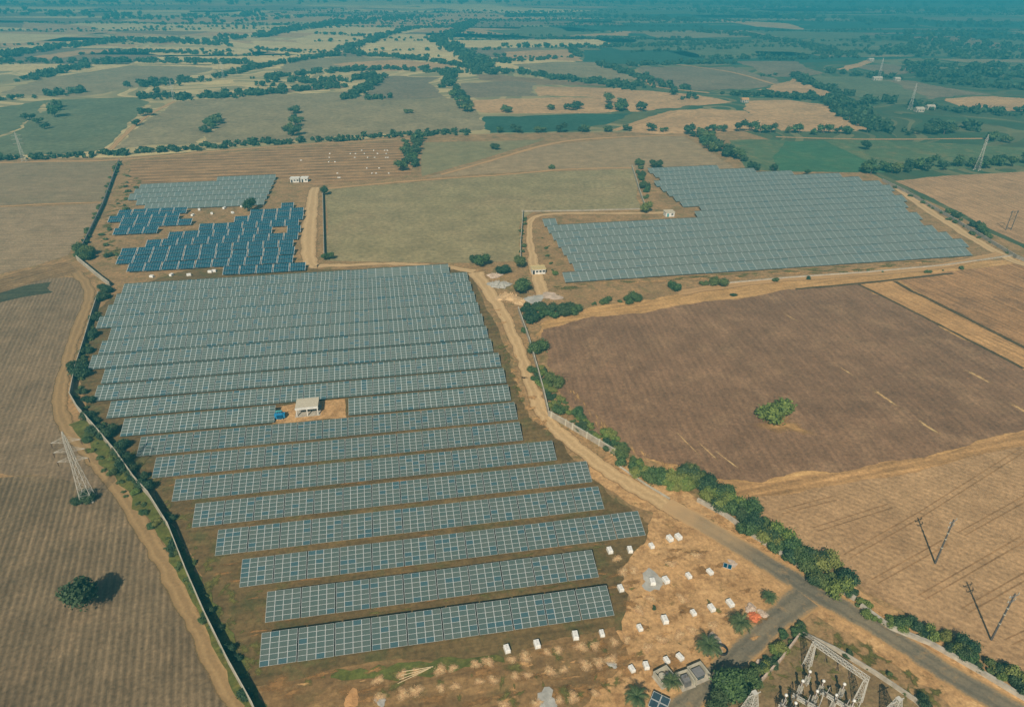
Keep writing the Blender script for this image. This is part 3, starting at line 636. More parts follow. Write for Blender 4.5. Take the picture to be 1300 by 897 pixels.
mw, mh = TWI / 4, SL / 6
mod = MB()      # one module about its own centre, in the table's slope plane
def mod_pt(x, s, l): return (x, s * CT - l * ST, s * ST + l * CT)
def mslab(x0, x1, s0, s1, l0, l1, m):
    mod.hexa([mod_pt(x, s, l0) for x, s in ((x0, s0), (x1, s0), (x1, s1), (x0, s1))], [mod_pt(x, s, l1) for x, s in ((x0, s0), (x1, s0), (x1, s1), (x0, s1))], m)
a, b, e, e2 = mw / 2 - 0.012, mh / 2 - 0.012, 0.052, 0.030
mslab(-a + e, a - e, -b + e2, b - e2, 0.0, 0.030, 0)
mslab(-a, -a + e, -b, b, 0.0, 0.042, 1); mslab(a - e, a, -b, b, 0.0, 0.042, 1)
mslab(-a + e, a - e, -b, -b + e2, 0.0, 0.042, 1); mslab(-a + e, a - e, b - e2, b, 0.0, 0.042, 1)

def support_mb(legs=False):
    mb = MB()
    for s in (1.2, 3.7, 6.2): slab(mb, -TWI / 2 + 0.1, TWI / 2 - 0.1, s - 0.05, s + 0.05, -0.12, -0.01)
    for x in (-2.6, 2.6): slab(mb, x - 0.05, x + 0.05, 0.4, SL - 0.4, -0.24, -0.125)
    return mb
def leg_mb(x, s):
    p = plane(x, s, -0.245); return MB().bar((p[0], p[1], 0), p, 0.14)

def make_table(detail):
    root = empty('solar_table', (0, 0, 0), AZ)
    if detail:
        first = None
        for i in range(4):
            for j in range(6):
                c = plane(-TWI / 2 + mw * (i + 0.5), mh * (j + 0.5), 0)
                if first is None: first = mod.build('module', [M['glass'], M['frame']], root, c)
                else: o = first.copy(); COL.objects.link(o); o.location = c
    else:
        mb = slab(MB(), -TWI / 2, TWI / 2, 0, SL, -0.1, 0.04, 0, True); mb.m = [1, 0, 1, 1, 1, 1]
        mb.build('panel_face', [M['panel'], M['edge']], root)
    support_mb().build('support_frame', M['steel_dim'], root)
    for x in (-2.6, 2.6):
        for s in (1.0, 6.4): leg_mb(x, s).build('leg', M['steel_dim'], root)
    return root
ORD = ['', 'first', 'second', 'third', 'fourth', 'fifth', 'sixth', 'seventh', 'eighth', 'ninth', 'tenth', 'eleventh', 'twelfth', 'thirteenth', 'fourteenth', 'fifteenth', 'sixteenth', 'seventeenth', 'eighteenth', 'nineteenth', 'twentieth', 'twenty-first', 'twenty-second', 'twenty-third', 'twenty-fourth', 'twenty-fifth', 'twenty-sixth', 'twenty-seventh', 'twenty-eighth', 'twenty-ninth', 'thirtieth']

# measured row ends (bottom-left and bottom-right corner of each row in the photograph)
ENDS = [((329, 847), (779.5, 779.5)), ((337, 790), (760, 733)), ((304, 745), (819.5, 679)), ((272, 705), (767, 643)), ((243, 670), (751, 609)), ((219, 638), (705.5, 584)), ((195, 605), (663, 560)), ((175, 580), (655.5, 533)), ((153.5, 554), (647.5, 507.5)), ((136.5, 531.5), (640.5, 485)), ((119.5, 510), (634, 464))]
BIG = [(119, 515), (132, 487), (118, 468), (128, 440), (132, 410), (142, 392), (152, 370), (200, 366), (252, 360), (256, 352), (390, 344), (520, 337), (536, 344), (600, 344), (640, 470), (640, 515)]
ROWS = []
for k in range(30):
    if k < len(ENDS):
        l = uvof(at(*ENDS[k][0], Z0))[0]; r = uvof(at(*ENDS[k][1], Z0))[0]
        n = round((r - l) / TW); r0 = (l + r) / 2 + n * TW / 2
        us = [r0 - n * TW + TW * (i + 0.5) for i in range(n)]
    else:
        v = PITCH * k; us = []
        # right edge of the array follows the road
        for i in range(40):
            u = 101 - TW * i - (k - 10) * 0.2
            q = proj(*pt(u, v + 2), 1.2)
            if inside(q, BIG): us.append(u)
        us.reverse()
    if us: ROWS.append((k, us))
near = make_table(True); far = make_table(False)
KIDS[near.name] = list(near.children); KIDS[far.name] = list(far.children)
used = {True: False, False: False}
rest = []       # tables past the nearest three hundred
count = 0
for k, us in ROWS:
    v = PITCH * k
    for i, u in enumerate(us):
        p = pt(u, v); q = proj(*pt(u, v + 3.5), 1.6)
        if k == 8 and 345 < q[0] < 441: continue       # the clearing with the shelter
        if count >= 300: rest.append(p); continue
        det = k < 8
        src = near if det else far
        o = copy_tree(src) if used[det] else src
        used[det] = True
        o.location = (p[0], p[1], random.uniform(-0.05, 0.05)); o.rotation_euler = (0, 0, AZ + random.gauss(0, 0.002))
        tag(o, 'tilted solar table, %s from the left in the %s row from the front' % (ORD[i + 1], ORD[k + 1]), 'solar table', 'solar tables of the large array')
        count += 1
print('tables', count, 'rest', len(rest), 'rows', [(k, len(u)) for k, u in ROWS])

def fill(poly, v_off=0.0, u_off=0.0):
    P = [uvof(at(*p)) for p in poly]
    us, vs = [p[0] for p in P], [p[1] for p in P]
    res = []
    k = math.ceil((min(vs) - v_off) / PITCH)
    while k * PITCH + v_off < max(vs):
        v = k * PITCH + v_off
        u = math.ceil((min(us) - u_off) / TW) * TW + u_off
        row = []
        while u < max(us):
            if inside((u, v + 3.0), P): row.append((u, v))
            u += TW
        if row: res.append(row)
        k += 1
    return res
RIGHT = [(726, 360), (1231, 325), (1212, 302), (1166, 281), (1130, 238), (1060, 226), (905, 216), (826, 214), (836, 236), (848, 254), (882, 266), (882, 278), (838, 285), (698, 286), (710, 312)]
vb = uvof(at(727, 358, Z0))[1]
for row in fill(RIGHT, vb): rest += [pt(*p) for p in row]
GREY = [(200, 236), (354, 227), (332, 264), (180, 269), (176, 258), (158, 256), (168, 246)]
for row in fill(GREY, uvof(at(180, 268))[1]): rest += [pt(*p) for p in row]
mb = MB()
ca, sa = math.cos(AZ), math.sin(AZ)
for (x, y) in rest:
    dz = random.uniform(-0.1, 0.1)
    n0 = len(mb.v)
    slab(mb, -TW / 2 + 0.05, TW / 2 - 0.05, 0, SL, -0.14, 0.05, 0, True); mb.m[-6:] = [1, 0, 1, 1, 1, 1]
    slab(mb, -TW / 2 + 0.05, TW / 2 - 0.05, SL, SL + 0.17, -0.14, 0.12, 1)  # added dark strip along the top edge, standing in for the row shadow line
    for px_ in (-2.6, 2.6):
        for s_ in (1.0, 6.4):
            p = plane(px_, s_, -0.01); mb.bar((p[0], p[1], 0), p, 0.14, 1)
    for i in range(n0, len(mb.v)):
        a, b, c = mb.v[i]; mb.v[i] = (x + a * ca - b * sa, y + a * sa + b * ca, max(0, c + dz) if c > 0.01 else 0)
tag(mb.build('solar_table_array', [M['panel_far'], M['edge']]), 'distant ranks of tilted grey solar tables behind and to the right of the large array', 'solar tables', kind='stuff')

# the darker blue tables, set out with gaps
def make_blue():
    root = empty('blue_solar_table', (0, 0, 0), AZ)
    W, L2, th = 7.3, 6.9, R(16)
    c, s = math.cos(th), math.sin(th)
    P = lambda x, q, l: (x, q * c - l * s, 0.9 + q * s + l * c)
    for j in range(2):
        m = MB(); q0, q1 = j * (L2 / 2) + 0.16, (j + 1) * (L2 / 2) - 0.16
        m.hexa([P(x, q, 0) for x, q in ((-W / 2, q0), (W / 2, q0), (W / 2, q1), (-W / 2, q1))], [P(x, q, 0.05) for x, q in ((-W / 2, q0), (W / 2, q0), (W / 2, q1), (-W / 2, q1))])
        m.uv[-5] = [(0, 0), (1, 0), (1, 1), (0, 1)]; m.m = [1, 0, 1, 1, 1, 1]
        m.build('panel_face', [M['panel_blue'], M['frame']], root)
    f = MB()
    for x in (-2.4, 2.4): f.bar(P(x, 0.2, -0.1), P(x, L2 - 0.2, -0.1), 0.14)
    for x in (-W / 2 - 0.1, W / 2 + 0.1): f.bar(P(x, 0, 0), P(x, L2, 0), 0.22)
    f.build('support_frame', M['frame'], root)
    for x in (-2.4, 2.4):
        p = P(x, L2 / 2, -0.1); MB().bar((p[0], p[1], 0), p, 0.18).build('leg', M['frame'], root)
    return root
BLUE = [[(143, 275), (228, 268), (243, 290), (222, 293), (143, 302)],
        [(150, 338), (155, 322), (205, 306), (262, 292), (310, 280), (338, 268), (368, 263), (386, 270), (385, 290), (378, 346), (283, 352), (282, 346), (152, 352)]]
blue = make_blue(); KIDS[blue.name] = list(blue.children); first = True; nrow = 0
for poly in (BLUE[1], BLUE[0]):
    for row in fill(poly, uvof(at(290, 350))[1] - 1.0, 3.0):
        nrow += 1; sh = random.uniform(-1.3, 1.3)
        n = 0
        for (u, v) in row:
            q = proj(*pt(u, v + 3), 1)
            if 300 < q[0] < 318 and 306 < q[1] < 313: continue
            if 338 < q[0] < 362 and 290 < q[1] < 298: continue
            n += 1
            o = blue if first else copy_tree(blue); first = False
            p = pt(u + sh, v + random.uniform(-0.4, 0.4)); o.location = (*p, 0); o.rotation_euler = (0, 0, AZ + random.gauss(0, 0.01))
            tag(o, 'dark blue solar table, %s from the left in the %s blue row from the front' % (ORD[n], ORD[nrow]), 'solar table', 'blue solar tables beyond the large array')

# ------------------------------------------------------------------ foliage
def ico(sub):
    import bmesh
    bm = bmesh.new(); bmesh.ops.create_icosphere(bm, subdivisions=sub, radius=1.0)
    v = np.array([p.co for p in bm.verts]); f = np.array([[q.index for q in p.verts] for p in bm.faces]); bm.free(); return v, f
ICO2, ICO1 = ico(2), ico(1)
def crown_arrays(seed, lobes, nleaf, size, flat=0.75, core=0.80, spread=0.72, sub=ICO2):
    """a crown of unit radius: lumpy cores and loose leaf clumps standing off them"""
    r = np.random.default_rng(seed); V = []; FQ = []; FT = []; n = 0
    L = []
    for i in range(lobes):
        a = r.uniform(0, 2 * np.pi); d = spread * np.sqrt(r.uniform(0.05, 1)); c = np.array([np.cos(a) * d, np.sin(a) * d, flat * r.uniform(-0.15, 0.5)])
        L.append((c, r.uniform(0.22, 0.52)))
    for c, rad in L:
        v, f = sub
        nz = 1 + 0.22 * np.sin(v @ r.uniform(-5, 5, (3, 3))).sum(1)[:, None] / 2
        V.append(c + v * nz * rad * core * np.array([1, 1, flat * 1.1])); FT.append(f + n); n += len(v)
    cs = np.array([c for c, _ in L]); rs = np.array([q for _, q in L])
    k = r.choice(lobes, nleaf, p=rs ** 2 / (rs ** 2).sum())
    d = r.normal(size=(nleaf, 3)); d /= np.linalg.norm(d, axis=1)[:, None]
    pos = cs[k] + d * (rs[k] * (r.uniform(0.72, 1.22, nleaf) + 0.45 * (r.uniform(0, 1, nleaf) > 0.86) * r.uniform(0, 1, nleaf)))[:, None] * np.array([1, 1, flat * 1.1])
    nrm = d + r.normal(0, 0.55, (nleaf, 3)); nrm /= np.linalg.norm(nrm, axis=1)[:, None]
    t = np.cross(nrm, r.normal(size=(nleaf, 3))); t /= np.linalg.norm(t, axis=1)[:, None]; b = np.cross(nrm, t)
    s = (size * r.uniform(0.6, 1.4, nleaf))[:, None]
    q = np.stack([pos - t * s - b * s * 0.6, pos + t * s * 0.4 - b * s, pos + t * s + b * s * 0.6, pos - t * s * 0.5 + b * s], 1).reshape(-1, 3)
    FQ = np.arange(nleaf * 4).reshape(-1, 4) + n
    V.append(q)
    V = np.concatenate(V); V[:, 2] -= V[:, 2].min()
    return V, np.concatenate(FT), FQ
def mesh_from(name, V, FT, FQ, mat):
    me = bpy.data.meshes.new(name)
    nv, nt_, nq = len(V), len(FT), len(FQ)
    me.vertices.add(nv); me.vertices.foreach_set('co', V.ravel())
    me.loops.add(nt_ * 3 + nq * 4); me.loops.foreach_set('vertex_index', np.concatenate([np.ravel(FT), np.ravel(FQ)]).astype(np.int32))
    me.polygons.add(nt_ + nq)
    st = np.concatenate([np.arange(nt_) * 3, nt_ * 3 + np.arange(nq) * 4]).astype(np.int32)
    me.polygons.foreach_set('loop_start', st)
    me.materials.append(mat); me.update(calc_edges=True); me.validate()
    return me
BUSH = {}
for kind, mat in (('leaf', 'leaf'), ('leaf_light', 'leaf_light'), ('leaf_dark', 'leaf_dark')):
    BUSH[kind] = [mesh_from('bush_foliage', *crown_arrays(40 + i, 10, 2300, 0.055, 0.8, 0.58), M[mat]) for i in range(4)]
    BUSH[kind + '_lo'] = [mesh_from('tree_foliage', *crown_arrays(60 + i, 7, 420, 0.10, 0.85, 0.7), M[mat]) for i in range(4)]
TRUNK = []
for i in range(2):
    mb = MB(); mb.bar((0, 0, 0), (0.03, 0, 0.55), 0.16, 0, 8, 0.10)
    for k in range(4):
        a = k * 1.6 + i; mb.bar((0.03, 0, 0.5), (0.35 * math.cos(a), 0.35 * math.sin(a), 0.95), 0.09, 0, 6, 0.04)
    o = mb.build('trunk', M['bark']); TRUNK.append(o.data); bpy.data.objects.remove(o)

def bush(x, y, r, h, kind, label, group=None, name='bush', cat='bush'):
    o = link(name, random.choice(BUSH[kind]), None, (x, y, -0.12 * h)); o.rotation_euler = (0, 0, random.uniform(0, 6.3))
    o.scale = (r * random.uniform(0.9, 1.15), r * random.uniform(0.9, 1.15), h * 0.9)
    return tag(o, label, cat, group)
def tree(x, y, r, h, kind, label, group=None, name='tree'):
    root = empty(name, (x, y, 0), random.uniform(0, 6.3)); tag(root, label, 'tree', group)
    c = link('crown', random.choice(BUSH[kind]), root, (0, 0, h * 0.2)); c.scale = (r, r * random.uniform(0.85, 1.1), h * 0.62)
    t = link('trunk', random.choice(TRUNK), root); t.scale = (r * 0.9, r * 0.9, h * 0.62)
    return root
def along(px, spacing):
    P = [at(*p) for p in px]; res = []
    for a, b in zip(P, P[1:]):
        d = math.hypot(b[0] - a[0], b[1] - a[1]); n = max(1, round(d / spacing))
        for k in range(n): t = (k + random.uniform(0.1, 0.9)) / n; res.append((a[0] + (b[0] - a[0]) * t, a[1] + (b[1] - a[1]) * t))
    return res
BUSHES = []      # every hedge bush; the largest in view become things, the rest one mass of scrub
def hedge(px, width, spacing, r, h, kind, label, group, name='bush'):
    for (x, y) in along(px, spacing):
        s = random.choice((0.5, 0.7, 0.9, 1.0, 1.15, 1.35))
        x, y = x + random.uniform(-.5, .5) * width, y + random.uniform(-.5, .5) * width
        q = proj(x, y); vis = -30 < q[0] < 1330 and -30 < q[1] < 920
        BUSHES.append((vis * r * s / math.hypot(x, y, H), x, y, r * s, h * s, kind if not isinstance(kind, list) else random.choice(kind), label, group))
def plant_hedges(most):
    BUSHES.sort(key=lambda t: -t[0])
    for _, x, y, r, h, kind, label, group in BUSHES[:most]: bush(x, y, r, h, kind, label, group)
    V, FT, FQ, n = [], [], [], 0
    P = [crown_arrays(120 + i, 6, 300, 0.11, 0.85, 0.6) for i in range(4)]
    for _, x, y, r, h, kind, label, group in BUSHES[most:]:
        v, ft, fq = random.choice(P); a = random.uniform(0, 6.3); c, q = math.cos(a), math.sin(a)
        V.append(np.stack([x + r * (v[:, 0] * c - v[:, 1] * q), y + r * (v[:, 0] * q + v[:, 1] * c), -0.1 * h + 0.9 * h * v[:, 2]], 1)); FT.append(ft + n); FQ.append(fq + n); n += len(v)
    if V: tag(link('scrub', mesh_from('scrub', np.concatenate(V), np.concatenate(FT), np.concatenate(FQ), M['leaf'])), 'low scattered scrub along the walls and tracks', 'scrub', kind='stuff')

# hedges round the farm
hedge([(100, 322), (112, 330), (104, 316)], 4, 2.6, 3.2, 3.4, ['leaf', 'leaf_dark'], 'dark bush in the clump at the upper corner of the left field', 'bushes at the upper corner of the left field')
hedge([(128, 366), (140, 374), (124, 382)], 3, 2.6, 2.6, 2.6, 'leaf_dark', 'dark bush where the left boundary wall bends beside the field track', 'bushes at the wall bend')
hedge([(122, 398), (112, 436), (104, 470), (100, 505)], 3, 3.6, 1.7, 1.7, 'leaf_dark', 'low dark bush inside the upper run of the left boundary wall', 'bushes inside the upper left wall')
hedge([(98, 462), (108, 480)], 3, 3, 2.8, 2.8, 'leaf_dark', 'round dark bush just left of the farthest staggered row ends', 'round bushes by the left row ends')
hedge([(106, 512), (122, 540), (142, 562), (165, 592), (188, 622)], 3, 3.3, 2.2, 2.0, 'leaf_dark', 'dark bush in the shade inside the middle run of the left wall', 'bushes inside the middle left wall')
hedge([(205, 648), (232, 705), (268, 790), (300, 850), (322, 890)], 3, 4, 1.3, 1.3, 'leaf_dark', 'small dark shrub inside the lower run of the left wall', 'shrubs inside the lower left wall')
hedge([(108, 556), (150, 606), (190, 655), (215, 695), (243, 748), (275, 812)], 3.5, 3, 1.2, 1.0, ['leaf', 'leaf_light'], 'low green shrub outside the left wall beside the field track', 'shrubs outside the left wall')
hedge([(118, 632), (104, 635)], 2, 1.2, 2.4, 2.2, 'leaf_dark', 'low dark bush round the feet of the left lattice tower', 'bushes at the left tower')
hedge([(150, 208), (138, 240), (120, 280), (104, 318)], 3, 8, 2.0, 1.8, 'leaf_dark', 'low dark bush along the far stretch of the left boundary wall', 'bushes along the far left wall')
hedge([(170, 215), (160, 260), (135, 310), (150, 335)], 9, 11, 1.8, 1.4, 'leaf_dark', 'low scrub bush on the strip left of the blue tables', 'scrub left of the blue tables')
hedge([(662, 392), (690, 395), (732, 394), (700, 400), (668, 410)], 4, 3.2, 3.4, 3.2, ['leaf', 'leaf_dark'], 'dense bush in the thicket at the top of the dirt road', 'bushes of the thicket at the dirt road')
hedge([(752, 386), (785, 383), (815, 381)], 3, 3.4, 2.9, 2.6, 'leaf', 'green bush in the short hedge below the right array', 'bushes of the hedge below the right array')
hedge([(672, 408), (668, 425)], 2, 4, 2.0, 1.8, ['leaf_light', 'leaf'], 'pale bush below the thicket beside the dirt road wall', 'pale bushes beside the dirt road wall')
hedge([(700, 512), (725, 532), (758, 556)], 4, 3.4, 1.9, 1.6, ['leaf', 'leaf_light', 'leaf_dark'], 'scrubby bush behind the pale wall at the bend of the dirt road', 'bushes behind the pale wall')
hedge([(684, 468), (700, 500), (735, 535), (785, 572)], 6, 1.0, 1.7, 1.5, ['leaf_light', 'leaf', 'leaf_light', 'leaf_dark'], 'yellowish scrub bush between the dirt road wall and the brown field', 'scrub between the dirt road wall and the brown field')
hedge([(785, 578), (815, 600), (850, 612), (868, 622)], 8, 0.9, 2.3, 2.4, ['leaf_light', 'leaf_light', 'leaf'], 'light green bush in the broad upper part of the roadside hedge', 'light bushes of the roadside hedge')
hedge([(872, 608), (905, 632), (945, 660), (990, 692), (1035, 728), (1080, 752)], 6.5, 0.8, 2.5, 3.0, ['leaf', 'leaf', 'leaf_dark', 'leaf_dark', 'leaf_light'], 'dense dark green bush in the long hedge beside the asphalt road', 'dark bushes of the long roadside hedge')
hedge([(1088, 768), (1112, 784), (1145, 800)], 3.5, 1.1, 1.6, 1.6, 'leaf_light', 'bright green bush in the low middle part of the roadside hedge', 'bright bushes of the roadside hedge')
hedge([(1148, 790), (1190, 812), (1235, 838), (1275, 862), (1330, 890)], 4.5, 0.9, 1.9, 2.3, ['leaf', 'leaf_dark', 'leaf', 'leaf_light'], 'dark green bush in the roadside hedge near the right edge', 'dark bushes at the end of the roadside hedge')
hedge([(1018, 792), (1000, 812), (978, 836), (958, 856)], 2.5, 1.0, 1.4, 1.5, ['leaf', 'leaf_dark', 'leaf_light'], 'green bush in the hedge between side road and substation', 'bushes beside the substation')
hedge([(1050, 830), (1075, 845), (1115, 852)], 5, 4.5, 1.0, 1.1, ['leaf', 'leaf_dark'], 'small shrub on the slope above the substation gantry', 'shrubs above the gantry')
hedge([(1120, 862), (1145, 880), (1170, 890)], 4, 2.6, 1.5, 2.2, 'leaf_dark', 'dark bush right of the substation gantry', 'bushes right of the gantry')
hedge([(1138, 238), (1170, 255), (1200, 276), (1250, 306), (1290, 326)], 4, 9, 1.8, 1.6, ['leaf', 'leaf_dark'], 'low bush along the wall right of the right array', 'bushes along the right wall')
hedge([(1196, 268), (1240, 288), (1262, 306)], 4, 7, 3.0, 3.6, ['leaf', 'leaf_dark'], 'tall bush on the right wall beside the sandy field', 'tall bushes on the right wall')
hedge([(1160, 348), (1200, 343), (1230, 340)], 2, 10, 1.6, 1.4, 'leaf', 'small bush on the low bank below the right array', 'bushes on the low bank')
hedge([(1095, 344), (1125, 346)], 2, 6, 1.8, 1.2, 'leaf_light', 'dry olive bush on the pale track below the right array', 'dry bushes on the pale track')
hedge([(812, 210), (815, 235), (822, 255)], 6, 8, 3.0, 3.0, ['leaf_dark', 'leaf'], 'bush beside the white wall left of the right array', 'bushes left of the right array')
hedge([(690, 300), (700, 330), (705, 352)], 5, 9, 1.5, 1.2, ['leaf', 'leaf_light'], 'small bush on the bare ground left of the right array', 'small bushes left of the right array')
hedge([(666, 275), (663, 300), (664, 330)], 2, 7, 1.8, 1.8, 'leaf_dark', 'dark bush along the field wall beside the sand track', 'bushes along the field wall')
plant_hedges(280)
for px, py, r, h, kind, lab in [
    (983, 529, 5.6, 5.4, 'leaf_light', 'big round light green bush alone on the brown ploughed field'), (681, 446, 4.3, 4.6, 'leaf', 'round bush between the dirt road wall and the brown field corner'),
    (703, 488, 4.0, 3.4, 'leaf', 'broad bush behind the wall below the round one'), (856, 368, 4.2, 4.6, 'leaf', 'leaning green bush at the end of the pale track'),
    (912, 362, 4.6, 3.6, 'leaf', 'wide green bush standing on the sandy headland'), (893, 361, 2.4, 2.0, 'leaf', 'small bush left of the wide one on the headland'),
    (983, 357, 1.8, 1.6, 'leaf', 'small green bush alone beside the pale track'), (1026, 354, 1.4, 1.2, 'leaf_dark', 'tiny dark bush on the pale track'), (930, 375, 2.0, 0.9, 'leaf_dark', 'flat dark scrub on the sandy headland'),
    (700, 214, 3.4, 3.2, 'leaf', 'green bush alone on the edge of the grey green field'), (830, 772, 0.8, 0.5, 'leaf_dark', 'tiny weed in the dirt yard')]:
    bush(*at(px, py), r, h, kind, lab)
for px, py, r, h, kind, lab in [
    (114, 767, 4.7, 7.8, 'leaf_dark', 'dark round tree standing alone on the left ploughed field'), (318, 268, 5.0, 7.5, 'leaf_dark', 'dark tree in front of the small grey array'),
    (660, 372, 5.6, 5.5, 'leaf', 'broad tree beside the white hut at the crossroads'), (612, 338, 3.8, 6, 'leaf', 'tree at the field corner where the tracks meet'),
    (603, 335, 2.6, 5, 'leaf_dark', 'slim tree at the left end of the crossroads trees'), (640, 348, 4.0, 4.5, 'leaf_dark', 'low spreading tree behind the pale rubble at the crossroads'), (662, 340, 3.6, 6, 'leaf', 'tall tree at the foot of the field wall'),
    (412, 248, 3.4, 7, 'leaf_dark', 'dark tree at the upper left corner of the grey green field'), (417, 330, 3.6, 4.5, 'leaf', 'bushy tree at the lower left corner of the grey green field'),
    (1024, 222 , 2.5, 4, 'leaf', 'small tree on the upper edge of the right array'), (1100, 190, 5, 7, 'leaf_dark', 'single dark tree in the green crop field'),
    (820, 270, 4.4, 6.5, 'leaf_light', 'olive tree behind the small white hut'), (832, 213, 5.5, 7, 'leaf_dark', 'dark tree at the top left corner of the right array'), (628, 190, 4.5, 5, 'leaf_dark', 'single dark tree on the olive field'),
    (928, 890, 4.0, 5.4, 'leaf', 'large dense tree at the foot of the side road'), (912, 901, 3.0, 4.4, 'leaf_dark', 'dark tree at the left foot of the side road'), (952, 876, 2.6, 4, 'leaf', 'tree between the side road and the tower leg')]:
    tree(*at(px, py), r, h, kind, lab)
# field hedges and trees farther out
def far_trees(px, width, spacing, r, h, label, group, kinds=('leaf_lo', 'leaf_dark_lo')):
    for (x, y) in along(px, spacing):
        s = random.uniform(0.65, 1.35)
        tree(x + random.uniform(-.5, .5) * width, y + random.uniform(-.5, .5) * width, r * s, h * s, random.choice(kinds), label, group)
far_trees([(886, 172), (905, 190), (935, 206)], 14, 5, 5.5, 7, 'bushy tree in the diagonal belt above the right array', 'trees of the diagonal belt')
far_trees([(950, 218), (985, 216)], 8, 8, 5, 7, 'tree of the small group on the top edge of the right array', 'trees on the top edge of the right array')
far_trees([(524, 180), (521, 200), (520, 216)], 12, 6, 5, 6, 'tree in the short row left of the olive field', 'trees left of the olive field')
far_trees([(1085, 219), (1140, 218), (1180, 214), (1230, 213), (1310, 210)], 14, 7, 5, 6.5, 'tree in the belt behind the sandy right field', 'trees behind the sandy right field')
far_trees([(860, 171), (905, 168), (930, 166), (960, 168), (1010, 170), (1060, 169), (1100, 168)], 10, 11, 5.5, 7, 'tree in the hedgerow below the two tan fields', 'trees below the tan fields')
far_trees([(1160, 172), (1200, 170), (1215, 168)], 10, 9, 6, 7, 'tree in the row beside the far right lane', 'trees beside the far right lane')
far_trees([(1250, 176), (1300, 184)], 20, 14, 7, 8, 'tree scattered behind the right lattice tower', 'trees behind the right tower')
far_trees([(614, 168), (680, 170), (740, 167), (790, 166), (855, 168)], 6, 15, 4.5, 5, 'small tree on the near edge of the dark teal field', 'trees on the near edge of the teal field')
far_trees([(622, 144), (660, 141), (700, 140), (750, 138), (790, 139)], 8, 26, 6, 6, 'tree on the far edge of the dark teal field', 'trees on the far edge of the teal field')
far_trees([(775, 132), (795, 140), (810, 142)], 18, 9, 7, 9, 'tree of the dense clump right of the teal field', 'trees right of the teal field')
far_trees([(576, 118), (584, 130), (600, 143)], 16, 12, 7, 8, 'tree in the curved strip above the pale olive field', 'trees in the curved strip')
far_trees([(262, 172), (270, 162), (278, 152)], 6, 14, 5, 6, 'tree in the short diagonal row on the olive field', 'trees on the olive field')
far_trees([(376, 143), (378, 152), (372, 175)], 5, 20, 5.5, 6.5, 'tree on the track between the two olive fields', 'trees between the olive fields')
far_trees([(40, 146), (55, 165), (90, 130)], 16, 40, 6, 7, 'tree scattered over the far left green field', 'trees on the far left green field')
far_trees([(190, 144), (172, 162)], 3, 40, 6, 7, 'tree beside the diagonal track on the left', 'trees beside the diagonal track')
far_trees([(510, 144), (530, 145)], 4, 18, 5, 5, 'tree of the pair on the pale olive field', 'trees on the pale olive field')

# far woods: too many to count
def woods(belts):
    protos = [crown_arrays(90 + i, 4, 50, 0.2, 0.8, 0.8, 0.7, ICO1) for i in range(5)]
    V, FT, FQ, n = [], [], [], 0
    for px, width, spacing, r in belts:
        for (x, y) in along(px, spacing * 0.62):
            v, ft, fq = random.choice(protos); s = r * random.uniform(0.4, 1.05); a = random.uniform(0, 6.3)
            c, q = math.cos(a), math.sin(a)
            P = np.stack([x + random.uniform(-.5, .5) * width + s * (v[:, 0] * c - v[:, 1] * q), y + random.uniform(-.5, .5) * width * 1.3 + s * (v[:, 0] * q + v[:, 1] * c), -0.3 + s * 0.95 * v[:, 2]], 1)
            V.append(P); FT.append(ft + n); FQ.append(fq + n); n += len(v)
    rw = random.Random(4)
    for (a, b) in STRIP_EDGES:
        d = math.hypot(b[0] - a[0], b[1] - a[1]); n_ = int(d / 9)
        for k in range(n_):
            if rw.random() < 0.3: continue
            v, ft, fq = rw.choice(protos); s = rw.uniform(2.5, 6.5); t = k / n_
            V.append(np.stack([a[0] + (b[0] - a[0]) * t + rw.gauss(0, 3) + s * v[:, 0], a[1] + (b[1] - a[1]) * t + rw.gauss(0, 3) + s * v[:, 1], -0.3 + s * 0.9 * v[:, 2]], 1)); FT.append(ft + n); FQ.append(fq + n); n += len(v)
    me = mesh_from('far_woods', np.concatenate(V), np.concatenate(FT), np.concatenate(FQ), M['leaf_dark'])
    return tag(link('far_woods', me), 'dark belts of distant trees and hedgerows between the hazy fields', 'woods', kind='stuff')
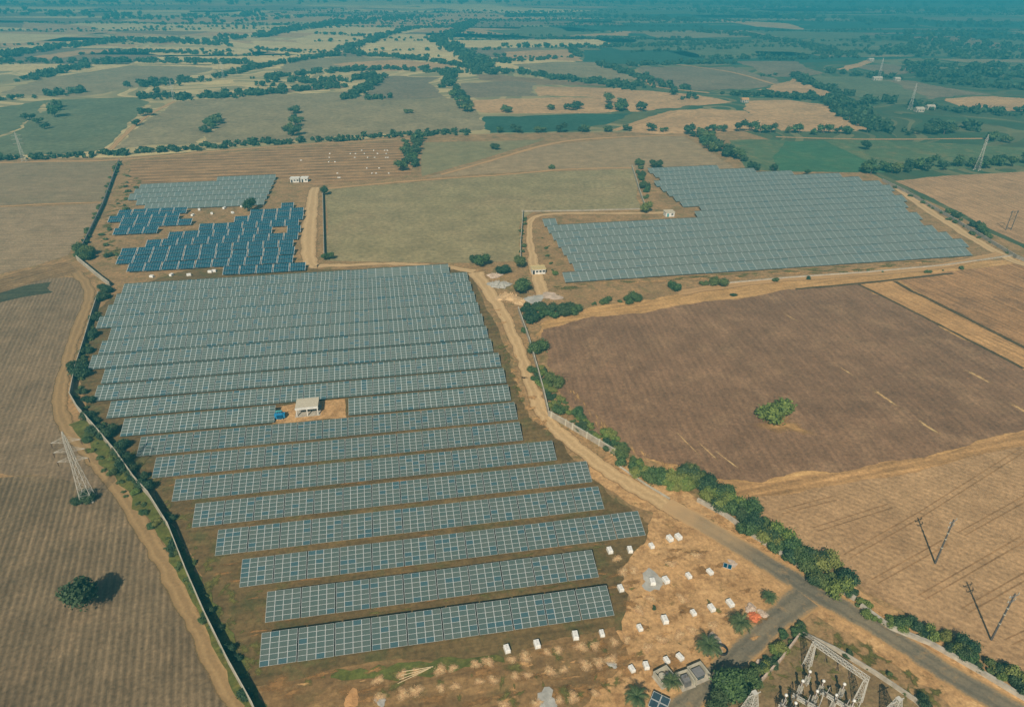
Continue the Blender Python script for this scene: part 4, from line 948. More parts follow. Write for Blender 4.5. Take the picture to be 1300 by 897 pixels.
BELTS = [
 ([(-200, 212), (0, 203), (40, 201), (140, 197), (210, 191), (270, 187), (340, 182), (430, 178), (510, 172), (600, 169)], 13, 3.2, 4.2),
 ([(-60, 84), (0, 73), (60, 63), (110, 57), (160, 53), (230, 54), (290, 58)], 40, 5, 9), ([(32, 103), (70, 94), (110, 84), (160, 78), (250, 80), (320, 81)], 24, 4.5, 7.5), ([(0, 82), (60, 78), (110, 80)], 40, 9, 8), ([(100, 70), (160, 66), (240, 68), (300, 72)], 14, 8, 6),
 ([(170, 110), (220, 106), (262, 101)], 40, 4, 8), ([(282, 97), (330, 86), (380, 77), (430, 70)], 14, 5, 7), ([(180, 122), (230, 126), (300, 122), (340, 118), (440, 110)], 22, 4, 7), ([(330, 100), (400, 93), (500, 88), (560, 92), (640, 94)], 20, 4.5, 7), ([(340, 108), (400, 104), (440, 102), (480, 98)], 30, 5, 8), ([(442, 126), (455, 120), (470, 108), (485, 98)], 16, 5, 7), ([(465, 127), (495, 125)], 10, 6, 6),
 ([(280, 52), (330, 47), (380, 38), (440, 29), (520, 23)], 40, 9, 11), ([(430, 66), (460, 57), (490, 45), (530, 36), (575, 35), (600, 30)], 24, 10, 9), ([(440, 68), (500, 73), (560, 80), (605, 88)], 16, 5.5, 7), ([(400, 43), (470, 47)], 10, 14, 7), ([(320, 62), (380, 67), (440, 68)], 10, 12, 6),
 ([(602, 28), (575, 42), (556, 52), (572, 62), (595, 72), (612, 85)], 40, 6, 9), ([(610, 90), (618, 78), (640, 80), (660, 78)], 30, 6, 9), ([(612, 90), (660, 93), (700, 99), (760, 106), (800, 113)], 20, 4.5, 7), ([(760, 82), (780, 88), (810, 98), (832, 106)], 14, 6, 7), ([(780, 108), (825, 110), (870, 112)], 24, 5, 7), ([(798, 84), (860, 81), (930, 81)], 12, 5, 7), ([(640, 60), (700, 61), (770, 60), (860, 58), (940, 55)], 20, 10, 8), ([(726, 62), (734, 72)], 20, 8, 8), ([(656, 78), (690, 76), (705, 74)], 14, 8, 7),
 ([(860, 122), (890, 126)], 30, 9, 7), ([(925, 122), (960, 120), (1000, 124), (1060, 127), (1080, 134)], 20, 4.5, 7.5), ([(1066, 130), (1078, 145), (1100, 158), (1130, 166), (1150, 168)], 34, 4, 8), ([(1012, 97), (1024, 108), (1050, 114), (1080, 123)], 14, 5, 7), ([(960, 98), (1010, 95)], 8, 30, 6), ([(1050, 92), (1090, 97), (1140, 100)], 14, 9, 8), ([(1090, 128), (1150, 132), (1190, 138), (1230, 143), (1270, 144), (1330, 146)], 26, 5.5, 7), ([(1165, 160), (1210, 164), (1250, 166)], 20, 8, 8),
 ([(880, 40), (950, 46), (1010, 56), (1050, 66), (1080, 74)], 40, 9, 9), ([(900, 75), (990, 76), (1060, 74)], 14, 9, 7), ([(1130, 58), (1200, 54), (1300, 70), (1400, 78)], 200, 7, 11), ([(1110, 68), (1180, 70), (1260, 72), (1400, 82)], 90, 6, 10), ([(1150, 85), (1220, 86), (1320, 90), (1450, 98)], 60, 5, 9), ([(1160, 94), (1220, 96), (1320, 102), (1450, 112)], 60, 4.5, 9), ([(1180, 104), (1250, 110), (1320, 116), (1450, 124)], 34, 4.5, 8), ([(1150, 44), (1250, 46), (1400, 54)], 150, 12, 12),
 ([(640, 22), (700, 20), (780, 22), (880, 28)], 60, 16, 13), ([(880, 14), (1000, 22), (1150, 30), (1300, 34), (1500, 40)], 260, 13, 14), ([(900, 8), (1100, 14), (1300, 18), (1500, 22)], 400, 20, 17), ([(-150, 18), (0, 16), (120, 20), (240, 26), (340, 18)], 160, 18, 13), ([(200, 33), (300, 28), (420, 20)], 20, 20, 9), ([(-100, 4), (200, 3), (500, 2), (800, 3), (1100, 4), (1400, 8)], 500, 30, 20), ([(420, 22), (500, 26), (560, 22)], 20, 15, 9), ([(560, 90), (575, 98), (566, 112)], 14, 8, 7), ([(0, 127), (40, 124), (100, 120)], 20, 14, 7), ([(80, 120), (100, 116)], 24, 6, 8),
]
woods(BELTS)

# palms
def make_palm():
    root = empty('palm_tree', (0, 0, 0))
    t = MB()
    for k in range(6): t.bar((0.05 * k, 0, k * 0.5), (0.05 * k + 0.05, 0, k * 0.5 + 0.52), 0.62 - 0.03 * k, 0, 9, 0.52 - 0.03 * k)
    t.build('trunk', M['bark'], root)
    cr = MB(); rnd = random.Random(3)
    for i in range(44):
        a = i * 2.399 + rnd.uniform(-.15, .15); up = rnd.uniform(-0.15, 1.1); L = rnd.uniform(2.5, 3.6)
        d = Vector((math.cos(a), math.sin(a), 0)); side = Vector((-d.y, d.x, 0)); p = Vector((0.3, 0, 3.0)); n = 9
        pts = []
        for k in range(n + 1):
            pts.append(p.copy()); ang = up - 1.9 * (k / n) ** 1.3
            p = p + (d * math.cos(ang) + Vector((0, 0, math.sin(ang)))) * (L / n)
        for k in range(n):
            cr.bar(pts[k], pts[k + 1], 0.06, 0, 3)
            wl = 0.62 * math.sin(math.pi * (0.12 + 0.8 * k / n))
            for sgn in (-1, 1):
                for j in (0.0, 0.5):
                    q = pts[k].lerp(pts[k + 1], j); tip = q + side * sgn * wl + d * 0.28 - Vector((0, 0, 0.22 * wl))
                    cr.face([q, q + (pts[k + 1] - pts[k]) * 0.35, tip])
    cr.build('crown', M['palm'], root)
    return root
palm = make_palm(); KIDS[palm.name] = list(palm.children)
for i, (px, py, s, lab) in enumerate([(936, 800, 1.0, 'large spiky palm beside the orange sand heap'), (898, 832, 1.08, 'large palm between the white blocks and the black hose coil'), (976, 765, 0.72, 'small palm at the road fork'),
                                   (852, 872, 0.78, 'small palm in front of the roofless concrete bays'), (806, 893, 0.95, 'palm at the bottom edge beside the small dark panel'), (921, 872, 0.8, 'palm under the large tree at the side road')]):
    o = palm if i == 0 else copy_tree(palm)
    o.location = (*at(px, py), 0); o.scale = (s, s, s); o.rotation_euler = (0, 0, i * 1.3); tag(o, lab, 'palm')

# ------------------------------------------------------------------ walls
def wall(px, h, th, label, name='boundary_wall', mats=('wall', 'coping'), pillar=None):
    P = [at(*p) for p in px]; c = P[0]
    root = empty(name, (c[0], c[1], 0)); tag(root, label, 'wall')
    b, k = MB(), MB()
    n = len(P); off = []
    for i in range(n):
        a, d = P[max(0, i - 1)], P[min(n - 1, i + 1)]; L = math.hypot(d[0] - a[0], d[1] - a[1]); off.append((-(d[1] - a[1]) / L, (d[0] - a[0]) / L))
    for i in range(n - 1):
        def lp(t, z): return [(P[j][0] - c[0] + off[j][0] * t * s, P[j][1] - c[1] + off[j][1] * t * s, z) for j, s in ((i, -1), (i + 1, -1), (i + 1, 1), (i, 1))]
        b.hexa(lp(th / 2, 0), lp(th / 2, h)); k.hexa(lp(th / 2 + 0.03, h), lp(th / 2 + 0.03, h + 0.10))
    b.build('wall_panel', M[mats[0]], root); k.build('coping', M[mats[1]], root)
    if pillar:
        for (x, y) in [q for a, d in zip(P, P[1:]) for q in [(a[0] + (d[0] - a[0]) * t, a[1] + (d[1] - a[1]) * t) for t in np.arange(0, 1, pillar / math.hypot(d[0] - a[0], d[1] - a[1]))]]:
            MB().box((x - c[0], y - c[1], 0), (th + 0.3, th + 0.3, h + 0.3)).build('pillar', M[mats[1]], root)
    return root
wall([(335, 930), (322, 900), (290, 842), (262, 785), (238, 730), (215, 672), (190, 632), (172, 612), (148, 578), (122, 547), (100, 522), (90, 505)], 2.5, 0.16, 'long pale boundary wall between the left ploughed field and the large array')
wall([(90, 505), (97, 470), (108, 435), (118, 400), (126, 375)], 2.1, 0.16, 'thin wall stretch along the left ends of the far rows')
wall([(140, 364), (122, 350), (98, 330)], 2.4, 0.35, 'short bright wall beside the bend of the left field track')
wall([(100, 326), (115, 295), (131, 262), (142, 232), (152, 205)], 2.0, 0.3, 'dark far wall between the left fields and the blue tables', mats=('steel_dim', 'steel_dim'))
wall([(780, 577), (745, 556), (718, 540), (696, 528)], 2.2, 0.3, 'pale plastered wall facing the bend of the dirt road', pillar=6.5)
wall([(696, 526), (690, 500), (682, 470), (672, 435), (658, 395)], 2.2, 0.3, 'narrow pale wall along the upper dirt road')
wall([(850, 634), (820, 616), (785, 592)], 0.5, 0.4, 'low pale kerb wall beside the light green roadside hedge')
wall([(1085, 762), (1040, 735), (1000, 710), (960, 684), (920, 655), (885, 636)], 1.1, 0.8, 'low broken stone wall below the long roadside hedge', mats=('conc_dirty', 'conc_dirty'))
wall([(1330, 905), (1290, 882), (1240, 852), (1180, 818), (1130, 798), (1092, 770)], 1.0, 0.8, 'low broken stone wall along the asphalt road near the right edge', mats=('conc_dirty', 'conc_dirty'))
wall([(661, 336), (661, 310), (663, 285), (664, 270)], 2.2, 0.3, 'straight white wall on the right edge of the grey green field', mats=('coping', 'coping'))
wall([(818, 262), (812, 245), (806, 225), (802, 213)], 2.2, 0.3, 'white wall at the top right corner of the grey green field', mats=('coping', 'coping'))
wall([(412, 330), (411, 290), (410, 245)], 2.2, 0.3, 'dark wall on the left edge of the grey green field', mats=('steel_dim', 'wall'))
wall([(1330, 345), (1290, 328), (1250, 304), (1200, 274), (1150, 245), (1120, 230)], 1.8, 0.3, 'grey wall between the right array and the sandy field', mats=('conc_dirty', 'conc_dirty'))
wall([(1285, 325), (1200, 337), (1100, 346), (1000, 353), (900, 362)], 0.7, 0.35, 'low pale wall along the track below the right array', mats=('conc_dirty', 'wall'))
wall([(960, 872), (990, 840), (1014, 808)], 1.2, 0.3, 'low wall on the left side of the substation', mats=('pinkrub', 'pinkrub'))
wall([(1018, 806), (1060, 826), (1110, 856), (1160, 890), (1200, 930)], 1.2, 0.3, 'low wall along the top side of the substation', mats=('conc_dirty', 'conc_dirty'))
wall([(662, 269), (740, 268), (812, 266)], 0.8, 0.3, 'pale wall between the grey green field and the right array', mats=('wall', 'wall'))

# ------------------------------------------------------------------ yard things
def make_block():
    root = empty('concrete_block', (0, 0, 0))
    b = MB(); w_, l_, h_ = 1.35, 2.1, 1.15; e = 0.07
    b.box((0, 0, 0.18), (w_, l_, h_ - e - 0.18)); b.hexa([(x * w_ / 2, y * l_ / 2, h_ - e) for x, y in ((-1, -1), (1, -1), (1, 1), (-1, 1))], [(x * (w_ / 2 - e), y * (l_ / 2 - e), h_) for x, y in ((-1, -1), (1, -1), (1, 1), (-1, 1))])
    b.build('block_body', M['conc'], root)
    MB().box((0, 0, 0), (w_ + 0.2, l_ + 0.2, 0.18)).build('plinth', M['conc_dirty'], root)
    for y in (-0.5, 0.5): MB().bar((-0.12, y, h_ + 0.001), (-0.12, y, h_ + 0.09), 0.05).bar((-0.12, y, h_ + 0.09), (0.12, y, h_ + 0.09), 0.05).bar((0.12, y, h_ + 0.001), (0.12, y, h_ + 0.09), 0.05).build('lifting_loop', M['steel_dim'], root)
    return root
blk = make_block(); KIDS[blk.name] = list(blk.children)
BL = [(774, 700, 'white block below the second solar row, leftmost beside the long third row'), (799.5, 699, 'white block between the row end blocks, under the longest near row'), (827, 694, 'white block just right of the longest near row'), (850, 685, 'left one of the two white blocks standing close together by the road'), (861, 683, 'right one of the two white blocks standing close together by the road'),
      (787.7, 748, 'white block beside the right end of the front solar row'), (828, 740, 'white block standing on a round grey gravel patch'), (845, 738, 'small white block right of the grey gravel patch'), (874, 732, 'white block in the middle of the upper yard'), (901, 727, 'white block left of the small dark blue panel'),
      (926.6, 767, 'white block at the right end of the middle line, above the large palm'), (903, 773, 'white block second from right in the middle line of the yard'), (880, 779, 'white block with a small dark hole beside it'), (843.7, 788, 'white block in the centre of the dirt yard'), (812, 798, 'white block at the left end of the middle line'),
      (764, 805, 'white block below the right part of the front row'), (730.4, 808, 'white block below the front row, third from the right end'), (681.7, 819, 'white block below the middle of the front row'), (643.6, 825, 'leftmost white block below the front row'),
      (802, 850, 'leftmost white block of the lowest line'), (820, 846, 'second white block from the left in the lowest line'), (846, 839, 'white block right behind the roofless concrete bays'), (863, 835, 'rightmost white block of the lowest line beside the palm')]
for i, (px, py, lab) in enumerate(BL):
    o = blk if i == 0 else copy_tree(blk)
    o.location = (*at(px, py), 0.06); o.rotation_euler = (0, 0, R(18) + random.gauss(0, 0.12)); s = random.uniform(0.72, 0.94); o.scale = (s, s * random.uniform(0.9, 1.05), s)
    if i in (3, 4, 6, 7): o.scale = (0.95, 0.85, 1)
    tag(o, lab, 'concrete block', 'white concrete blocks in the yard')
for (pxs, lab, grp) in [([(161, 272), (191, 270), (227.6, 268), (253, 267), (285, 265), (307.6, 263)], 'small white block in the line under the small grey array', 'blocks under the small grey array'),
                        ([(245, 274), (269, 272), (295.5, 271)], 'small white block on the bare earth above the blue tables', 'blocks above the blue tables'),
                        ([(193, 352), (218, 350), (240, 350), (267, 346), (272, 345)], 'small white block in the line below the blue tables', 'blocks below the blue tables'),
                        ([(165, 367.5), (180, 364), (218, 362), (229, 362), (236, 362)], 'small white block in the line on the top edge of the large array', 'blocks on the top edge of the large array'),
                        ([(x_ + 1.5 * math.sin(3 * x_ + y_), y_) for y_, xs in ((191.5, (458, 476, 489, 493)), (195.5, (420, 444, 452, 461, 478, 491)), (200.5, (418, 452, 466, 477, 489, 494)), (206, (419, 424)), (214, (465, 480)), (220.5, (428, 473, 479, 494)), (226, (428, 433)), (204, (381, 384))) for x_ in xs], 'tiny pale block in the rows on the trenched construction ground', 'blocks on the trenched ground')]:
    for (px, py) in pxs:
        o = copy_tree(blk); o.location = (*at(px, py), 0.06); s = 0.95 if py > 240 else 0.55; o.scale = (s, s, s); o.rotation_euler = (0, 0, random.uniform(0, 3)); tag(o, lab, 'concrete block', grp)

def heap_mesh(seed, stones, hgt, flat=1.0):
    r = np.random.default_rng(seed); mb = MB(); n, rings = 18, 5
    ph = r.uniform(0, 6.3, 4); out = lambda a: 1 + 0.2 * math.sin(2 * a + ph[3]) + 0.16 * math.sin(3 * a + ph[0]) + 0.12 * math.sin(5 * a + ph[1]) + 0.08 * math.sin(9 * a + ph[2])
    rad = lambda i, a: (i / rings) * out(a)
    H_ = [[max(0.0, hgt * (1 - (i / rings) ** 2) + (r.normal(0, 0.012) if 0 < i < rings else 0)) for _ in range(n)] for i in range(rings + 1)]
    for i in range(1, rings):
        for k in range(n):
            a, b = k * 2 * math.pi / n, (k + 1) * 2 * math.pi / n; k2 = (k + 1) % n
            q = lambda ii, aa, kk: (rad(ii, aa) * math.cos(aa), rad(ii, aa) * math.sin(aa), H_[ii][kk])
            mb.face([q(i, a, k), q(i + 1, a, k), q(i + 1, b, k2), q(i, b, k2)], 0, [(0.78 * i / rings, 0), (0.78 * (i + 1) / rings, 0), (0.78 * (i + 1) / rings, 0), (0.78 * i / rings, 0)])
    for k in range(n):
        a, b = k * 2 * math.pi / n, (k + 1) * 2 * math.pi / n
        mb.face([(0, 0, hgt), (rad(1, a) * math.cos(a), rad(1, a) * math.sin(a), H_[1][k]), (rad(1, b) * math.cos(b), rad(1, b) * math.sin(b), H_[1][(k + 1) % n])])
    for f in range((rings - 1) * n, len(mb.uv)): mb.uv[f] = [(0.001, 0)] + [(1 / rings, 0)] * 2
    for _ in range(stones):
        a, d = r.uniform(0, 6.3), 0.98 * r.uniform(0, 1) ** 0.6; s = r.uniform(0.03, 0.08)
        mb.box((d * math.cos(a), d * math.sin(a), max(0, hgt * (1 - d * d)) - 0.02), (s * 1.3, s, s * 0.8), 0, r.uniform(0, 3), 0.6)
    mb.uv = [u if len(u) == len(f) else u for u, f in zip(mb.uv, mb.f)]
    o = mb.build('heap', M['rub']); me = o.data; bpy.data.objects.remove(o); return me
M['rub'] = ragged(M['rub'], 0.7, 1.6)
HEAP = [heap_mesh(i, 60, 0.05) for i in range(9)]
def heap(px, py, r, label, group=None, mat=None, h=1.0, name='rubble_pile', cat='rubble pile', me=None, sq=0.8):
    o = link(name, me or random.choice(HEAP), None, (*at(px, py), 0.17)); o.rotation_euler = (0, 0, random.uniform(0, 6)); o.scale = (r, r * random.uniform(0.85, 1.1), r * (h * 2.3 if h > 1 else h))
    if mat: o.data = o.data.copy(); o.data.materials[0] = M[mat]
    return tag(o, label, cat, group)
for (pxs, lab, grp) in [
    ([(604, 843), (620, 840), (650, 837), (666.5, 834), (694.6, 828), (709, 825), (737.6, 821), (755, 820), (780, 815), (795.5, 812)], 'flat pale rubble pile in the line under the front solar row', 'rubble piles under the front row'),
    ([(608.6, 865), (626, 863), (654, 858), (670, 857), (699, 852), (716, 850), (743, 844), (760.5, 841), (776, 837)], 'flat pale rubble pile in the second line below the front row', 'rubble piles of the second line'),
    ([(710, 889), (727.6, 885), (756, 880), (682, 893), (640, 895)], 'flat pale rubble pile at the bottom edge', 'rubble piles at the bottom edge'),
    ([(480, 863), (510, 856), (528, 853), (559, 850), (575, 848)], 'flat pale rubble pile in the upper left line of the trampled ground', 'rubble piles of the upper left line'),
    ([(511.5, 881), (528, 877), (560, 873), (578.5, 871), (481.5, 885)], 'flat pale rubble pile in the lower left line of the trampled ground', 'rubble piles of the lower left line'),
    ([(783.5, 709), (790.6, 726), (805, 724), (811, 774), (862, 806), (878, 800), (905, 795), (866, 760), (852, 716), (884, 705), (826, 760), (840, 812), (822, 822)], 'faint rubble pile on the orange dirt of the yard', 'faint rubble piles of the yard')]:
    for (px, py) in pxs: heap(px, py, random.uniform(1.05, 1.65), lab, grp)
heap(828, 737, 2.9, 'round grey gravel patch under a white block', None, 'greyrub', 0.25)
heap(694, 890, 2.6, 'round grey wet gravel patch at the bottom edge', None, 'greyrub', 0.5)
heap(777, 843, 1.0, 'small grey gravel heap right of the second line', None, 'greyrub')
heap(447, 887, 1.8, 'orange earth heap at the left end of the trampled ground', None, 'pit', 1.0)
heap(483, 890, 1.1, 'small grey gravel heap next to the orange earth heap', None, 'greyrub', 1.0)
heap(957, 783, 1.5, 'bright orange sand heap beside the large palm', None, 'orange', 2.2, 'sand_heap', 'sand heap')
heap(953, 772, 1.4, 'pale pink rubble heap behind the orange sand', None, 'pinkrub', 2.0)
heap(968, 779, 1.2, 'flat pink rubble heap right of the orange sand', None, 'pinkrub', 1.2)
heap(930, 715, 1.2, 'low pink sand heap behind the small dark blue panel', None, 'pinkrub', 1.0)
heap(645, 378, 5.5, 'yellow sand heap at the crossroads', None, 'sand', 1.6, 'sand_heap', 'sand heap')
heap(658, 383, 3.5, 'smaller orange sand heap right of the yellow one', None, 'sand', 1.6, 'sand_heap', 'sand heap')
heap(634, 362, 5.0, 'grey gravel heap beside the dirt road top', None, 'greyrub', 1.8, 'gravel_heap', 'gravel heap')
heap(628, 350, 3.5, 'pinkish gravel heap behind the grey one', None, 'pinkrub', 1.6, 'gravel_heap', 'gravel heap')
heap(678, 380, 4.5, 'flat grey rubble heap right of the sand heaps', None, 'greyrub', 0.8)
heap(700, 376, 4.5, 'flat pinkish rubble heap below the white hut', None, 'pinkrub', 0.5)
heap(905, 818, 2.6, 'pale broken stone scatter beside the large palm', None, 'pinkrub', 0.6)
heap(975, 842, 2.0, 'reddish rubble heap inside the substation wall', None, 'pinkrub', 1.2)
for i in range(4):
    a, b = at(505 + i * 2, 868 - i * 5), at(541 + i * 3, 851 - i * 1.5)
    o = MB().bar((0, 0, 0.12), (b[0] - a[0], b[1] - a[1], 0.12), 0.16, 0, 6).build('wooden_pole', M['wood'], None, (a[0], a[1], 0.16))
    tag(o, ['long pale pole lying lowest of the fanned bundle', 'long pale pole lying second from below in the fanned bundle', 'long pale pole lying third from below in the fanned bundle', 'long pale pole lying topmost of the fanned bundle'][i], 'pole', 'pale poles on the trampled ground')

# small loose panel, small ground-mounted panel, hose coil
def mini_panel(px, py, rz, nx, ny, w_, l_, tilt, label, name, mat='glassdark'):
    root = empty(name, (*at(px, py), 0.1), rz); tag(root, label, 'solar panel')
    c, s = math.cos(tilt), math.sin(tilt)
    Q = lambda x, y, l: (x, y * c - l * s, 0.35 + y * s + l * c)
    for i in range(nx):
        for j in range(ny):
            x0, x1, y0, y1 = i * w_ + 0.04, (i + 1) * w_ - 0.04, j * l_ + 0.04, (j + 1) * l_ - 0.04
            f = lambda l, e=0.0: [Q(x0 + e, y0 + e, l), Q(x1 - e, y0 + e, l), Q(x1 - e, y1 - e, l), Q(x0 + e, y1 - e, l)]
            m = MB().hexa(f(0), f(0.04), 1).hexa(f(0.041, 0.07), f(0.05, 0.07), 0); m.build('module', [M[mat], M['frame']], root)
    for x in (0.3, nx * w_ - 0.3):
        for y in (0.3, ny * l_ - 0.3): p = Q(x, y, 0); MB().bar((p[0], p[1], -0.1), p, 0.09).build('leg', M['steel_dim'], root)
mini_panel(822, 897, R(-30), 2, 2, 1.9, 1.7, R(15), 'small tilted panel of four dark modules at the bottom edge', 'small_solar_table')
mini_panel(917, 721, R(-25), 2, 1, 1.1, 1.5, R(12), 'small dark blue panel lying in the upper yard', 'small_solar_table', 'panel_blue')
co_ = MB()
for rr, zz in ((1.25, 0.15), (1.15, 0.4), (1.3, 0.62)):
    for k in range(20):
        a, b = k * math.pi / 10, (k + 1) * math.pi / 10; co_.bar((rr * math.cos(a), rr * math.sin(a), zz), (rr * math.cos(b), rr * math.sin(b), zz), 0.26, 0, 6)
tag(co_.build('hose_coil', M['black'], None, (*at(916, 826), 0.08)), 'black coiled hose lying right of the large palm', 'hose')

# roofless concrete bays with plant in them
def bay(px, py, rz, w_, l_, label, gear):
    root = empty('concrete_bay', (*at(px, py), 0.06), rz); tag(root, label, 'concrete bay')
    MB().box((0, 0, 0), (w_ + 0.6, l_ + 0.6, 0.2)).build('floor_slab', M['conc_dirty'], root)
    for (c, d) in (((-w_ / 2, 0), (0.22, l_)), ((w_ / 2, 0), (0.22, l_)), ((0, l_ / 2 + 0.11), (w_ + 0.22, 0.22))): MB().box((*c, 0.2), (*d, 1.5)).build('side_wall', M['coping'], root)
    if gear == 0:
        m = MB().box((0, 0, 0.2), (w_ * 0.55, l_ * 0.5, 1.5), 0)
        for k in range(7): m.box((-w_ * 0.24 + k * w_ * 0.08, -l_ * 0.36, 0.3), (0.06, l_ * 0.2, 1.1), 0)
        m.build('transformer', M['steel_dim'], root)
        for k in (-0.4, 0, 0.4): MB().cyl((k, 0, 1.7), 0.09, 0.6, 0, 8, 0.05).build('bushing', M['porcelain'], root)
    elif gear == 1:
        MB().cyl((-0.6, 0.2, 0.2), 0.75, 1.3, 0, 16).build('tank', M['coping'], root)
        MB().cyl((0.8, -0.1, 0.2), 0.6, 1.1, 0, 16).build('tank', M['steel_dim'], root)
    else:
        MB().box((-0.2, -0.1, 0.2), (w_ * 0.6, l_ * 0.62, 1.25)).build('cabinet', M['glassdark'], root)
        MB().box((-0.2, -0.1, 1.452), (w_ * 0.66, l_ * 0.68, 0.1)).build('cabinet_top', M['steel_dim'], root)
bay(843, 862, R(28), 3.4, 3.0, 'roofless concrete bay holding two round tanks beside a palm', 1)
bay(869, 866, R(20), 2.8, 3.0, 'roofless concrete bay with a finned transformer, middle of the three', 0)
bay(886, 857, R(24), 3.4, 3.2, 'roofless concrete bay with a dark cabinet nearest the side road', 2)

# huts and buildings
def hut(px, py, rz, w_, l_, h_, label, roof='cream', wall_m='white', over=0.3, doors=1, wins=2, name='hut', door_m='dark', pitch=0.0):
    root = empty(name, (*at(px, py), 0.08), rz); tag(root, label, 'building')
    MB().box((0, 0, 0), (w_, l_, h_)).build('wall', M[wall_m], root)
    if pitch:
        a, b, z = w_ / 2 + over, l_ / 2 + over, h_ + 0.004
        m = MB().hexa([(-a, -b, z), (a, -b, z), (a, b, z), (-a, b, z)], [(-a, -0.02, z + pitch), (a, -0.02, z + pitch), (a, 0.02, z + pitch), (-a, 0.02, z + pitch)])
    else:
        m = MB().box((0, 0, h_ + 0.004), (w_ + 2 * over, l_ + 2 * over, 0.22))
        for x, y, dx, dy in ((0, -l_ / 2 - over + .1, w_ + 2 * over, 0.18), (0, l_ / 2 + over - .1, w_ + 2 * over, 0.18)): m.box((x, y, h_ + 0.226), (dx, dy, 0.22))
    m.build('roof', M[roof], root)
    n = doors + wins
    for k in range(n):
        x = -w_ / 2 + w_ * (k + 0.5) / n
        if k < doors: MB().box((x, -l_ / 2 - 0.03, 0.02), (1.1, 0.07, min(2.1, h_ * 0.8))).build('door', M[door_m], root)
        else:
            wd = MB().box((x, -l_ / 2 - 0.03, h_ * 0.4), (min(1.2, w_ / n * 0.7), 0.07, h_ * 0.35)).build('window', M['dark'], root)
            MB().box((x, -l_ / 2 - 0.07, h_ * 0.4 - 0.1), (min(1.4, w_ / n * 0.8), 0.16, 0.09)).build('sill', M['conc'], wd)
    return root
hut(683, 346, R(8), 6.8, 4.4, 2.6, 'white hut with a yellow ochre roof at the crossroads', 'yellow', doors=1, wins=3)
hut(849, 274, R(8), 5.6, 4.4, 2.7, 'small white hut with a teal door on the edge of the right array', 'cream', doors=1, wins=1, door_m='teal')
hut(375, 231, R(6), 6, 4, 2.8, 'left of two white cabins by the construction ground', 'white', wall_m='white', doors=1, wins=2, name='site_cabin')
hut(387, 230.5, R(6), 5, 4, 2.8, 'right of two white cabins by the construction ground', 'white', wall_m='white', doors=1, wins=1, name='site_cabin')
for px, py, w_, lab in [(1113, 102, 13, 'long white roofed barn far off among the trees'), (1138, 103, 8, 'white barn right of the long one far off'), (1105, 78, 9, 'white house far off left of the dark wood'), (1180, 139, 9, 'pale house among trees behind the green crop'), (1166, 142, 9, 'small pale house left of the tree framed one'), (945, 130, 8, 'small red roofed shed among the hedgerow trees')]:
    hut(px, py, 0.1, w_, 6, 3.2, lab, 'conc_dirty' if px != 945 else 'pit', wall_m='conc_dirty', doors=1, wins=2, name='farm_building', pitch=2.0)

# shelter and blue transformer in the clearing
root = empty('inverter_shelter', (*at(391, 526), 0.06), AZ); tag(root, 'open shelter with a cream slab roof in the clearing of the large array', 'shelter')
MB().box((0, 2.2, 3.1), (7.6, 6.0, 0.3)).build('roof', M['cream'], root)
MB().box((0, -0.95, 2.75), (7.7, 0.28, 0.75)).build('fascia', M['white'], root)
for x in (-3.5, 0, 3.5):
    for y in (-0.75, 5.0): MB().box((x, y, 0), (0.3, 0.3, 3.1)).build('post', M['white'], root)
MB().box((0, 4.9, 0), (6.7, 0.2, 3.09)).build('back_wall', M['wall'], root)
for x in (-2.4, -0.8, 0.9, 2.5): MB().box((x, 2.6, 0), (1.3, 1.0, 2.2)).build('cabinet', M['steel_dim'], root)
MB().box((0, 2, -0.05), (8.4, 6.6, 0.1)).build('floor_slab', M['conc_dirty'], root)
earth_poly('clearing_ground', [(346, 517), (438, 506), (440, 530), (346, 538)], m_yard, 4, 0.3)
root = empty('blue_transformer', (*at(356, 531), 0.06), AZ); tag(root, 'bright blue finned transformer left of the open shelter', 'transformer')
MB().box((0, 0, 0.25), (2.3, 1.5, 2.0)).build('tank', M['bluecloth'], root)
for sx in (-1, 1):
    m = MB()
    for k in range(7): m.box((sx * 1.45, -0.65 + k * 0.21, 0.5), (0.55, 0.07, 1.5))
    m.build('radiator', M['bluecloth'], root)
m = MB()
for k in range(8): m.box((-0.9 + k * 0.26, -1.0, 0.5), (0.07, 0.45, 1.4))
m.build('radiator', M['bluecloth'], root)
MB().bar((-1.2, 0.3, 2.75), (0.9, 0.3, 2.75), 0.7, 0, 12).build('conservator', M['teal'], root)
for x in (-0.7, 0, 0.7): MB().cyl((x, -0.2, 2.252), 0.12, 0.75, 0, 8, 0.06).build('bushing', M['porcelain'], root)
for x in (-0.8, 0.8): MB().box((x, 0, 0), (0.4, 2.2, 0.248)).build('foot', M['sand'], root)

